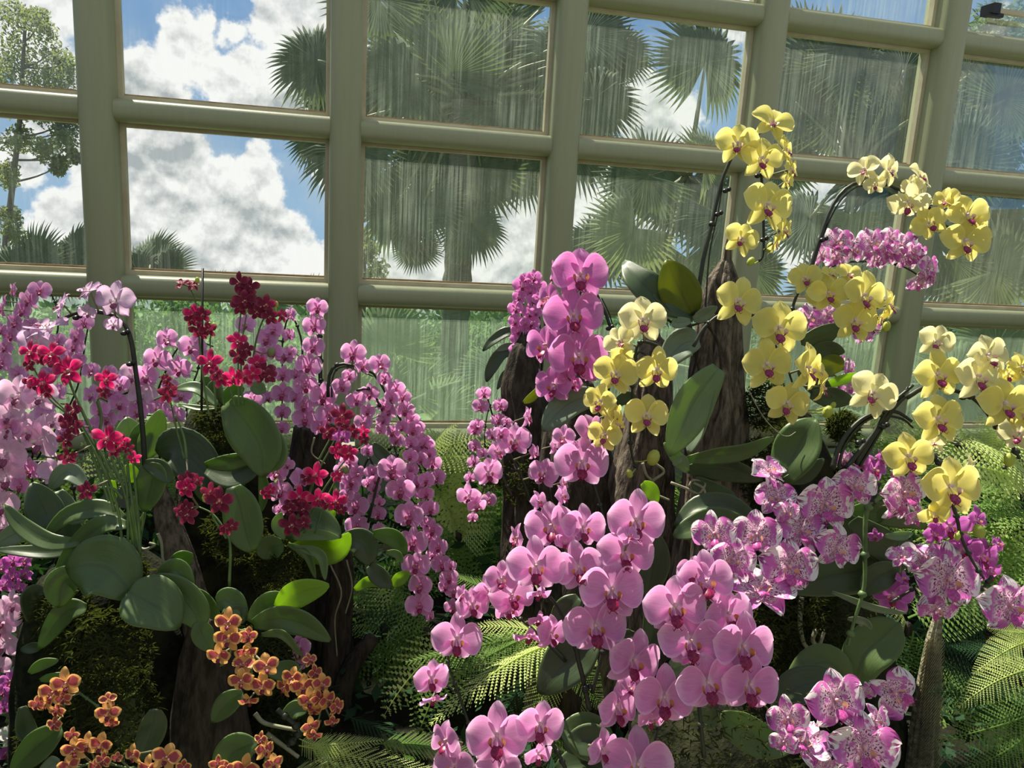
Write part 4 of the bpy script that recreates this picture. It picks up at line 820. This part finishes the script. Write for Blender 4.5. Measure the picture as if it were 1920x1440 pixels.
# ---- leaves round the yellow plants
p = Plant('rosette of dark and olive orchid leaves on the shoulder of the driftwood post', (1302,598), 1.42, 'orchid_leaves', 'orchid leaves')
p.leaf('1300 590; 1240 560; 1200 525; 1170 488 1.46', 66, 'dark', 25); p.leaf('1300 600; 1270 585; 1222 550', 26, 'dark', 40); p.leaf('1298 590 1.42; 1275 545; 1250 488 1.40', 76, 'olive', -8, -.01); p.leaf('1300 600; 1320 590; 1345 575', 26, 'grey', 20, -.02)
p.leaf('1295 602; 1270 605; 1262 600', 22, 'grey', 10, -.02); p.leaf('1312 640; 1280 645; 1238 690', 60, 'grey', 20); p.leaf('1348 690; 1310 740; 1285 790; 1255 855', 74, 'light', -12, -.03); p.leaf('1340 700; 1310 800; 1290 850', 40, 'grey', 40, -.02)
p = Plant('broad grey-green leaf and dry leaf beside the huge rose blooms', (1130,745), 1.46, 'orchid_leaves', 'orchid leaves')
p.leaf('1135 742; 1080 750; 1045 775; 1018 808', 54, 'grey', 15, -.05); p.leaf('982 755; 1000 742; 1020 718', 18, 'olive', 30); p.leaf('1150 760; 1175 745; 1195 748', 24, 'dark', 10)
p = Plant('dark drooping orchid leaves sticking out left of the trunk', (985,680), 1.84, 'orchid_leaves', 'orchid leaves')
p.leaf('985 640; 955 622; 925 638; 905 658', 22, 'dark', 30); p.leaf('985 665; 945 660; 922 690; 912 716', 26, 'dark', 20); p.leaf('975 650; 950 650; 930 658', 14, 'grey', 10); p.leaf('980 690; 950 700; 932 730', 16, 'dark', 20); p.leaf('975 690; 962 730; 955 760', 20, 'dark', 0)
p = Plant('long dark strap leaves over the wood below the post', (1290,870), 1.42, 'orchid_leaves', 'orchid leaves')
p.leaf('1285 862; 1340 855; 1400 845; 1452 820', 34, 'mid', 30, -.03); p.leaf('1290 880; 1360 880; 1430 900', 46, 'dark', 20); p.leaf('1290 885; 1270 860; 1245 830', 24, 'light', 10, -.02); p.leaf('1262 872; 1280 860; 1292 878', 14, 'light', 0, -.04); p.leaf('1300 900; 1340 930; 1380 930', 50, 'dark', 0)
p = Plant('big upright spoon-shaped leaf right of the post', (1470,890), 1.40, 'orchid_leaves', 'orchid leaves')
p.leaf('1468 900; 1485 860; 1505 820; 1528 784', 84, 'mid', -10); p.leaf('1470 900; 1510 890; 1545 860', 30, 'dark', 20)
p = Plant('dark leaves fanned beside the right mullion under the yellow cluster', (1500,680), 1.42, 'orchid_leaves', 'orchid leaves')
p.leaf('1502 640; 1540 630; 1578 610', 40, 'dark', 20); p.leaf('1510 668; 1550 655; 1584 660', 32, 'dark', 10); p.leaf('1520 700; 1560 685; 1582 690', 42, 'olive', 10); p.leaf('1545 722; 1580 712; 1612 700', 20, 'lime', 20); p.leaf('1520 740; 1560 745; 1600 752', 40, 'dark', 10); p.leaf('1500 690; 1530 720; 1560 745', 40, 'dark', 0)
p = Plant('dark strap leaves spreading behind the upper striped blooms', (1560,1010), 1.34, 'orchid_leaves', 'orchid leaves')
p.leaf('1430 990; 1370 950; 1310 950; 1265 985', 46, 'dark', 20); p.leaf('1430 1000; 1350 975; 1300 990; 1262 1005', 50, 'mid', 15, -.02); p.leaf('1590 960; 1640 960; 1700 972; 1738 990', 48, 'mid', 20); p.leaf('1600 975; 1640 1010; 1680 1035; 1712 1015', 62, 'dark', 10, -.02); p.leaf('1660 1005; 1690 1005; 1712 1000', 16, 'light', 0, -.06)
p.leaf('1560 960; 1590 1000; 1605 1050', 60, 'dark', 0); p.leaf('1480 1100; 1560 1080; 1640 1065; 1705 1048', 78, 'dark', 10); p.leaf('1620 1110; 1650 1080; 1692 1065', 50, 'dark', 10, -.03); p.leaf('1620 900; 1640 950; 1650 980', 50, 'mid', 0)
p.stem('1650 930; 1625 960; 1622 1040; 1620 1100; 1600 1170; 1590 1210', dd=-.1, rad=.0045, m=STEM, fl=False); p.stem('1650 905; 1634 945; 1640 940', dd=-.1, rad=.003, fl=False)
p = Plant('tall shaded leaves hanging behind the big pink blooms', (1220,1000), 1.36, 'orchid_leaves', 'orchid leaves')
p.leaf('1210 990; 1225 1050; 1215 1120', 62, 'dark', 0); p.leaf('1205 905; 1220 920; 1232 945', 30, 'lime', 0); p.leaf('1220 1130; 1225 1190; 1210 1230', 40, 'dark', 0); p.leaf('1255 1240; 1270 1250; 1262 1262', 16, 'light', 0, -.1)
p = Plant('broad shaded leaves at the right of the dark bank', (1600,1280), 1.30, 'orchid_leaves', 'orchid leaves')
p.leaf('1600 1290; 1620 1230; 1660 1190; 1685 1165', 84, 'mid', 0); p.leaf('1600 1290; 1560 1245; 1520 1250; 1470 1300', 66, 'mid', 10); p.leaf('1595 1290; 1530 1280; 1480 1300; 1455 1360', 66, 'dark', 10, -.02); p.leaf('1480 1400; 1430 1390; 1380 1360; 1355 1335', 66, 'mid', 0); p.leaf('1340 1330; 1330 1350; 1300 1335', 30, 'mid', 0)
p.leaf('1560 1110; 1640 1140; 1700 1150', 14, 'grey', 30, -.05); p.leaf('1590 1160; 1620 1165; 1635 1180', 16, 'grey', 30, -.05)
# ---- large pink in the lower centre
p = Plant('pink orchid with the uppermost spray of big blooms in the centre', (1120,960), 1.30)
p.stem('1140 1000; 1110 900; 1080 850; 1100 800', rad=.003)
p.flowers('pink', '1105 808 72 30 20; 1058 820 48 -30 10; 1075 840 40 -60 0; 1091 866 102 0 -4 2', step=-.004)
p = Plant('big pink orchid spray massed at the middle of the display', (1100,1250), 1.18)
p.stem('1105 1330; 1095 1280; 1080 1200; 1100 1100; 1070 1030; 1050 960', rad=.0042); p.stem('1110 1300; 1150 1150; 1180 1050; 1195 990', rad=.0032); p.stem('1080 1220; 1040 1130; 985 1080; 960 1030', rad=.0032)
p.clip(1098, 1290)
p.flowers('pink', '972 1008 52 -60 0; 1008 940 40 50 10; 1052 930 46 60 10; 1035 985 96 -20 0 -10; 1092 988 84 20 0 8; 940 1085 66 0 10; 1010 1110 50 10 -50; 1060 1015 40; 1192 975 114 0 0 4; 1172 1035 102 5 0 4; 1085 1062 98 -4 0 -12; 1005 1060 106 0 0 0; 1147 1105 120 0 4 2; 1116 1172 118 0 0 -4; 1178 1005 44 10 40', step=-.004)
p = Plant('pink orchid spray trailing down left towards the fern', (1060,1240), 1.22)
p.stem('1060 1240; 1010 1190; 960 1150; 920 1140; 880 1130', rad=.003)
p.flowers('pink', '915 1108 60 30 0; 992 1190 58 10 -60; 955 1140 60 20 -30; 885 1132 70 25 0; 958 1115 84 25 0; 1032 1187 72 40 0 10; 1008 1160 40 30 -40; 870 1115 40 -50 0', step=-.004)
p = Plant('two pink orchid blooms standing alone over the ferns', (870,1300), 1.20)
p.stem('900 1420; 860 1300; 840 1240; 850 1200', rad=.0026); p.stem('860 1300; 830 1280; 812 1270', rad=.002)
p.flowers('pink', '856 1197 92 12 0 6; 812 1308 52 20 -60; 808 1270 72 25 0 6', step=-.004)
p = Plant('pink orchid with big blooms at the bottom edge left of centre', (960,1450), 1.06)
p.stem('1000 1500; 940 1440; 920 1410', rad=.003); p.stem('1060 1440; 1040 1400; 1015 1370', rad=.003)
p.flowers('pink', '1008 1412 60 20 -20; 838 1388 74 -40 10 -10; 852 1438 84 -20 20; 935 1446 90 10 20; 1012 1357 94 10 0 10; 932 1378 120 0 4 0', step=-.004)
p = Plant('pink orchid spray with blooms overlapping at the bottom centre', (1230,1400), 1.12)
p.stem('1200 1500; 1180 1350; 1190 1250', rad=.003); p.stem('1200 1500; 1230 1380; 1245 1320', rad=.003)
p.flowers('pink', '1180 1290 50 0 30; 1187 1236 112 15 0 16; 1155 1325 96 30 0 8; 1220 1345 60 20 -30; 1128 1402 74 30 0 4; 1245 1305 118 -4 0 2; 1195 1432 128 0 10', step=-.004)
p = Plant('pale pink orchid spray leaning right of the central mass', (1330,1300), 1.10)
p.stem('1320 1420; 1310 1300; 1320 1200; 1310 1100', rad=.0034)
p.flowers('pink', '1300 1075 64 -20 20; 1322 1088 110 0 10; 1365 1150 98 10 0 -10; 1265 1135 120 0 0 0; 1295 1200 116 0 0 0; 1300 1235 50 0 -40; 1392 1210 124 4 0 4; 1326 1278 118 0 0 -10; 1405 1282 114 0 0 4', step=-.004)
p = Plant('dark leaves poking between the central pink blooms and the fern', (1100,1250), 1.24, 'orchid_leaves', 'orchid leaves')
p.leaf('1115 1205; 1070 1235; 1010 1300', 90, 'dark', 10); p.leaf('1085 1120; 1060 1145; 1035 1180', 46, 'dark', 10, .02); p.leaf('1150 1410; 1100 1380; 1050 1365', 80, 'mid', 10, -.04); p.leaf('1150 1420; 1110 1390; 1055 1400', 60, 'dark', 0, -.05); p.leaf('1160 1450; 1110 1430; 1040 1440', 70, 'dark', 0, -.04); p.leaf('1140 1205; 1175 1190; 1180 1180', 30, 'dark', 0)
# ---- striped orchids, front
p = Plant('upper spray of striped magenta and white orchids at right of centre', (1450,1080), 1.20)
p.stem('1600 1010; 1540 990; 1480 960; 1450 920; 1440 890', rad=.003); p.stem('1470 1080; 1400 1050; 1380 1010; 1400 980', rad=.003, m=STEM)
p.flowers('striped', '1440 885 72 30 45 -10; 1455 935 78 -20 20; 1470 950 40 40 0; 1602 912 84 0 10; 1547 945 108 0 0 2; 1340 1000 82 -25 0 -10; 1500 995 96 10 20 6; 1475 960 50; 1420 1002 96 -25 0 -4; 1375 1048 84 -10 0 10; 1567 1027 90 15 0 14; 1478 1062 112 0 0 2; 1425 1108 124 0 55 10', step=-.004)
p = Plant('bright rosy orchid blooms glowing behind the lowest yellow bloom', (1830,1080), 1.32)
p.stem('1795 1000; 1815 1040; 1845 1080', rad=.0022)
p.flowers('purple', '1637 880 54 20 10; 1650 860 36 40 0; 1780 985 80 -10 -20; 1830 975 56 20 10; 1750 1000 50; 1805 1030 76 -10 0; 1838 1042 84 20 0; 1855 1070 56 10 -20; 1675 1115 76 -30 0; 1690 1085 46 30 30; 1640 1005 30; 1760 960 40;1615 868 40;1870 1020 40 40 30')
p = Plant('lower right spray of striped purple orchids with the widest bloom', (1780,1150), 1.16)
p.stem('1860 1080; 1845 1100; 1820 1110; 1780 1120', rad=.003); p.stem('1670 1130; 1720 1100; 1760 1080', rad=.0024)
p.flowers('striped', '1680 945 70 20 0; 1692 925 96 20 10 -14; 1717 968 54 20 -30; 1730 1048 80 -20 50; 1755 1140 70 0 -40; 1690 1045 50 -20 40; 1775 1085 132 0 0 0; 1892 1135 116 0 0 -4', step=-.004)
p = Plant('lone striped purple orchid turned sideways by the woven fern trunk', (1650,1330), 1.12)
p.stem('1600 1330; 1640 1345; 1680 1320', rad=.0026, m=STEM)
p.flowers('striped', '1625 1297 34 0 0; 1677 1298 98 5 0 -68', step=-.004)
p = Plant('striped magenta orchids clustered at the bottom right', (1560,1440), 1.04)
p.stem('1500 1500; 1530 1430; 1570 1380; 1640 1360', rad=.003, m=STEM)
p.flowers('striped', '1640 1352 62 30 10; 1632 1380 60 20 30; 1478 1345 80 -20 0 -12; 1510 1392 92 -10 45 30; 1564 1312 120 8 8 -4; 1470 1390 50 -30 0; 1545 1440 60 0 0; 1618 1400 124 0 0 2', step=-.004)
# ---- left leaves
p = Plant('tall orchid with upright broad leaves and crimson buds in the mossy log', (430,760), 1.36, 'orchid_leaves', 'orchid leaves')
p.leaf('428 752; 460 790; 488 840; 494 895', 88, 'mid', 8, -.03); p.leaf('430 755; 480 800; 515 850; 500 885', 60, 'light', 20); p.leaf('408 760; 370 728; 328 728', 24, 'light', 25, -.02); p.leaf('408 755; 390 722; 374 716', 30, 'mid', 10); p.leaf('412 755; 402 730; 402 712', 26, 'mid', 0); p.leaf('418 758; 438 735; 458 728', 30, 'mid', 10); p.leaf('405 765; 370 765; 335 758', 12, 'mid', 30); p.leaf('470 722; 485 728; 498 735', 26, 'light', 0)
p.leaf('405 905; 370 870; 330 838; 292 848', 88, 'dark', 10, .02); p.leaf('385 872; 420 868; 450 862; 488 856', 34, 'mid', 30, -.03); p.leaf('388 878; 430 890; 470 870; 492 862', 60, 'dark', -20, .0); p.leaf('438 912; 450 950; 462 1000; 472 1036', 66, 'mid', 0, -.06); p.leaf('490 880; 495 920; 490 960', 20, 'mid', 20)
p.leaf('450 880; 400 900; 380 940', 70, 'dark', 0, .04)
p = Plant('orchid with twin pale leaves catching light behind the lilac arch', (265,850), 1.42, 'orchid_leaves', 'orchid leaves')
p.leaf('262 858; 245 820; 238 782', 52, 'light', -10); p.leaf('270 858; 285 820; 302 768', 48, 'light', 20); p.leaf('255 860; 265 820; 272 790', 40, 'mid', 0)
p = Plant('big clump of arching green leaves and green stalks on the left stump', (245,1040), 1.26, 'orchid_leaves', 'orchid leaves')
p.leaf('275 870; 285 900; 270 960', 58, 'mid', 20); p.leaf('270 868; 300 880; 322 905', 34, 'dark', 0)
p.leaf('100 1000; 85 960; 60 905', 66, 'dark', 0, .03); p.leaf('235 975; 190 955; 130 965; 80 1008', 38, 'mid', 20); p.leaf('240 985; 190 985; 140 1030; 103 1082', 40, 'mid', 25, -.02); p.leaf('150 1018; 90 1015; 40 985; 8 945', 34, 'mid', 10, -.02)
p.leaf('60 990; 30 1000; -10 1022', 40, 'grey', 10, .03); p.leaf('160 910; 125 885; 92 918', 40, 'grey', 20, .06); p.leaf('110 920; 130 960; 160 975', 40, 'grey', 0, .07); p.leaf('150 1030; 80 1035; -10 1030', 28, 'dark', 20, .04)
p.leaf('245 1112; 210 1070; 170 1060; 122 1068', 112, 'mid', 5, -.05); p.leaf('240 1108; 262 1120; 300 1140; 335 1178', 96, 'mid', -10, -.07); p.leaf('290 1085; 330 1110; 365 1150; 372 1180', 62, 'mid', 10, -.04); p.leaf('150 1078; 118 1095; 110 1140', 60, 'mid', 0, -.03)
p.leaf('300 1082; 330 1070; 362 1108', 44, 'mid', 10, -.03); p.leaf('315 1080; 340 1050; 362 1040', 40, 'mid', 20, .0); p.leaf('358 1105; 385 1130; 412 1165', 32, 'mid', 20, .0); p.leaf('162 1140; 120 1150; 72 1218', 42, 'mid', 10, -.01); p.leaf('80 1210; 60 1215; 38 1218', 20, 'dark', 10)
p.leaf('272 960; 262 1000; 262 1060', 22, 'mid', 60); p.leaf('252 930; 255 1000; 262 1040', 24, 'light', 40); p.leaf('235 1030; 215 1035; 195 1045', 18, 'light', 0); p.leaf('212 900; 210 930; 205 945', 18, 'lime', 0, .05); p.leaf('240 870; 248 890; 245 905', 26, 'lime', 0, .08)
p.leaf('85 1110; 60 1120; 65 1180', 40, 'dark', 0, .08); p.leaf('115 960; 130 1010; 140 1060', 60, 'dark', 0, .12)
for st in ['235 1120; 240 1000; 236 900; 215 850', '255 1080; 245 980; 225 900; 180 840; 150 790', '232 1060; 222 960; 200 880; 200 830', '262 1040; 248 940; 240 880; 240 850', '215 960; 180 830; 140 740; 120 690', '250 1090; 262 1040; 258 960; 250 870', '175 870; 160 865; 140 868', '205 940; 190 900; 150 800; 100 755; 70 720', '183 750; 190 790; 180 830; 190 900', '230 935; 210 915; 180 915']:
    p.stem(st, dd=-.02, rad=.0030, m=STEM, nodes=False)
P1 = p
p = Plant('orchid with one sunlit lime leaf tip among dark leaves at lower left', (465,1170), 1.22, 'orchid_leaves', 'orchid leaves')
p.leaf('470 1168; 505 1135; 540 1118', 50, 'mid', 10); p.leaf('520 1140; 560 1112; 617 1098', 52, 'lime', 15, -.02); p.leaf('475 1170; 520 1160; 570 1170; 619 1202', 50, 'mid', 15, -.02); p.leaf('490 1190; 530 1190; 568 1232', 16, 'mid', 20, -.04); p.leaf('405 1130; 430 1128; 462 1160', 50, 'mid', 0); p.leaf('372 1165; 380 1190; 396 1222', 40, 'mid', 0); p.leaf('460 1165; 445 1150; 462 1142', 30, 'dark', 0)  # lime piece is the same leaf's tip, sunlight painted in its colour
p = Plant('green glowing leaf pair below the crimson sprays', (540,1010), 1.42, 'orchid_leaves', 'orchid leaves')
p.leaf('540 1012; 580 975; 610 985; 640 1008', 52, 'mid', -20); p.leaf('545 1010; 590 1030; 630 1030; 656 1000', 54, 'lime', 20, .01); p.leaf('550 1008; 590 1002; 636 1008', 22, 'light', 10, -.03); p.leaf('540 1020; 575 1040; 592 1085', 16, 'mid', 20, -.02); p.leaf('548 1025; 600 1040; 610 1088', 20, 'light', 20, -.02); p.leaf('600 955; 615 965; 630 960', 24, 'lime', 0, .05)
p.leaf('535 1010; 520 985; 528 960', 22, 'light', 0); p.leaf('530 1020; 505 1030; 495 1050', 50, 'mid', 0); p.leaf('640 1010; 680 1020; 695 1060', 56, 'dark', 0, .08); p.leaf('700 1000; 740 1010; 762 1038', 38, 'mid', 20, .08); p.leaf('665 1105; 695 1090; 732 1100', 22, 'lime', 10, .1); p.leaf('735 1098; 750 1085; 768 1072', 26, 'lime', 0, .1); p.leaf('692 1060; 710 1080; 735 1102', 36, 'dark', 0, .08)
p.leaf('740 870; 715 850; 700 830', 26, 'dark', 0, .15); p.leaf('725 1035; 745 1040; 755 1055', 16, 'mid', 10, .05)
# ---- crimson minis
p = Plant('crimson mini orchid on green stalks at far left', (235,1050), 1.20)
for st in ['215 900; 180 830; 140 740; 122 690; 100 668', '205 900; 150 800; 90 735; 50 665', '225 900; 210 860; 205 830', '240 900; 238 860; 235 835; 255 860', '183 750; 190 780; 185 840']:
    p.stem(st, rad=.0022, m=STEM, nodes=False)
p.flowers('crimson', 'maroon 75 672 32; maroon 55 685 28; 58 660 48 -10 10 -10; maroon 110 685 36; 98 663 52 0 10; maroon 60 718 34; maroon 88 735 30; 82 718 54 0 0; 130 695 66 0 5 -12; maroon 195 735 30; 200 712 46 10 0; maroon 125 790 40; maroon 140 770 46 -30 0; maroon 135 800 40 20 0; maroon 125 825 36; maroon 127 857 38 20 -20; 232 830 40; maroon 215 845 30; 252 858 28; 202 822 58 0 5; maroon 162 920 42 60 0; maroon 240 840 26')
p = Plant('crimson mini orchid on tall thin stems up to the rail, held by a stake', (400,780), 1.30)
for st in ['392 780; 380 700; 372 620; 365 560; 350 532', '405 770; 400 690; 394 640; 400 615', '448 760; 447 640; 455 560', '455 760; 452 660; 462 590', '470 720; 480 640; 500 590; 528 592', '440 760; 430 720; 440 690', '420 760; 412 710; 395 690', '345 860; 330 800; 318 745; 308 700']:
    p.stem(st, rad=.0020, m=STEM, nodes=False)
mb = MB(); mb.tube([at(380, 503, 1.33), at(379, 640, 1.33), at(378, 770, 1.33)], .0022, 6); mb.build('stake', BLACK, p.root)
p.flowers('crimson', 'maroon 342 532 34 -30 50; maroon 360 535 30 40 40; maroon 375 620 40 10 -30; maroon 390 618 34 20 -20; maroon 360 600 30; crimson 365 588 42; maroon 380 590 34; maroon 450 575 38; maroon 468 538 38 20 0; maroon 475 568 38 20 0; maroon 450 530 42; maroon 463 552 40; maroon 460 564 46; maroon 482 585 36 10 -30; maroon 507 594 36; maroon 500 572 44; maroon 528 592 30 60 0; 445 640 42 30 10; maroon 448 668 40; maroon 462 655 32; 395 680 54; 415 710 40; 462 705 44; 437 708 42; 482 680 38; maroon 495 697 48 10 10; maroon 505 705 34; maroon 312 740 40 60 0; maroon 312 712 26; maroon 320 730 28; 475 700 36; maroon 405 700 30', step=-.002)
p.buds('508 660 9', BUDP); p.buds('370 525 5; 392 608 4; 402 610 5; 518 570 5', BUD)
p = Plant('crimson mini orchid spraying right of the tall leaves', (560,1010), 1.36)
for st in ['560 1000; 590 900; 620 840; 640 800', '570 1000; 600 930; 650 860; 690 830', '555 1000; 575 940; 590 890', '590 1000; 610 940; 640 880', '598 862; 615 830; 628 805']:
    p.stem(st, rad=.0020, m=STEM, nodes=False)
p.flowers('crimson', 'maroon 662 810 34; 682 810 28; maroon 682 824 24; maroon 632 812 30; maroon 615 810 38; maroon 642 780 48 0 0; purple 642 818 38; 637 845 42; 655 850 36; maroon 645 795 30; 592 890 50 0 0; maroon 575 895 26; 500 925 28; 507 918 24; 632 893 28; 562 932 48 -5 0; maroon 550 945 34; maroon 570 955 36; 597 935 46; maroon 615 945 30; 630 940 46 10 0; maroon 640 955 26; maroon 545 955 32; maroon 548 985 50 0 0; maroon 570 980 30', step=-.002)
p.buds('647 880 8', BUDP)
p = Plant('dusky crimson mini orchid hanging low over the dark log', (400,1030), 1.22)
for st in ['430 1100; 432 1030; 425 1000; 400 965; 372 950', '425 1010; 400 970; 395 940', '350 860; 345 820; 330 780']:
    p.stem(st, rad=.0024, m=STEM, nodes=False)
p.flowers('shaded_maroon', '352 897 34; 345 912 30; 370 900 26; crimson 350 915 44 0 0; 350 950 32; 352 965 42; 340 958 30; 395 922 40; 412 940 56 10 0; 425 990 36 40 -20; 435 985 30', step=-.002)
p.buds('388 932 10', BUD)
# ---- orange minis
p = Plant('orange and wine mini orchid hanging in front of the ridged driftwood', (470,1240), 1.12)
p.stem('460 1180; 440 1190; 430 1230; 412 1250', rad=.002, m=STEM); p.stem('480 1230; 470 1270; 485 1300', rad=.002, m=STEM)
p.flowers('orange', '425 1158 26; 465 1192 38 30 0; 462 1222 44 20 -20; 429 1166 54 0 5; 429 1197 54 0 0; 411 1228 48 0 -10; 457 1246 46 0 40; 467 1312 42 0 -40; 500 1248 52 15 10; 494 1285 54 0 0; 454 1275 50 -5 0', step=-.003)
p = Plant('sunlit orange mini orchid spray beside the grey root', (600,1350), 1.14)
p.stem('560 1260; 580 1290; 600 1330; 590 1370', rad=.002, m=STEM); p.stem('520 1330; 560 1370; 540 1400', rad=.004, m=STEMD)
p.flowers('orange', '580 1238 30 50 30; 590 1262 34 40 10; 535 1288 40 -40 0; 550 1270 44 -20 10; 570 1286 52 0 0; 590 1330 30; 602 1282 44 40 10; 582 1312 50 0 0; 598 1310 36 40 0; 612 1312 42 50 0; 630 1325 38 50 0; 622 1352 32 30 -30; 582 1362 40 30 0; 590 1378 34 0 -30', step=-.003)
p = Plant('orange mini orchid cluster at the left before the mossy stump', (110,1380), 1.14)
p.stem('110 1290; 120 1330; 105 1360', rad=.002, m=STEM); p.stem('150 1300; 190 1330; 205 1350', rad=.002, m=STEM)
p.flowers('orange', '108 1332 34; 103 1358 32; 88 1315 46 -20 0; 100 1298 52 0 10; 125 1280 58 10 0; 70 1320 34; 120 1310 34; 203 1312 32 20 30; 210 1355 30 20 -30; 203 1336 50 10 0', step=-.003)
p = Plant('orange mini orchid blooms along the bottom left edge', (260,1440), 1.10)
p.stem('120 1450; 180 1430; 250 1440; 320 1430', rad=.002, m=STEM); p.stem('500 1450; 498 1420; 492 1395', rad=.002, m=STEM)
p.flowers('orange', '135 1378 30; 165 1395 44; 142 1404 50 0 0; 190 1396 50 0 0; 130 1434 40; 180 1438 36; 220 1420 24; 195 1425 34; 252 1415 44 -20 0; 280 1440 48; 312 1420 56 20 20 20; 345 1438 32; 408 1433 34 30 0; 460 1440 56 0 0; 495 1405 44 50 10; 512 1430 40 30 0; 490 1385 28; 425 1440 30', step=-.003)
p = Plant('dark broad leaves around the orange blooms at the bottom left', (380,1420), 1.20, 'orchid_leaves', 'orchid leaves')
p.leaf('455 1300; 425 1320; 398 1355', 42, 'mid', 0); p.leaf('410 1450; 440 1410; 482 1392', 66, 'mid', 0); p.leaf('292 1330; 285 1370; 262 1430', 50, 'dark', 0); p.leaf('115 1365; 70 1400; 20 1450', 56, 'mid', 10); p.leaf('42 1325; 50 1370; 75 1395', 34, 'dark', 0, .03); p.leaf('500 1258; 540 1258; 565 1262', 40, 'mid', 0, .05); p.leaf('530 1345; 555 1330; 575 1335', 34, 'mid', 0, .05); p.leaf('545 1320; 560 1318; 572 1325', 18, 'lime', 0, .06); p.leaf('75 1450; 100 1432; 112 1425', 30, 'grey', 0)
p.leaf('245 1300; 240 1350; 225 1400', 60, 'dark', 0, .1); p.leaf('55 1262; 80 1245; 110 1238', 22, 'mid', 20); p.leaf('75 1275; 95 1270; 118 1262', 16, 'mid', 20)
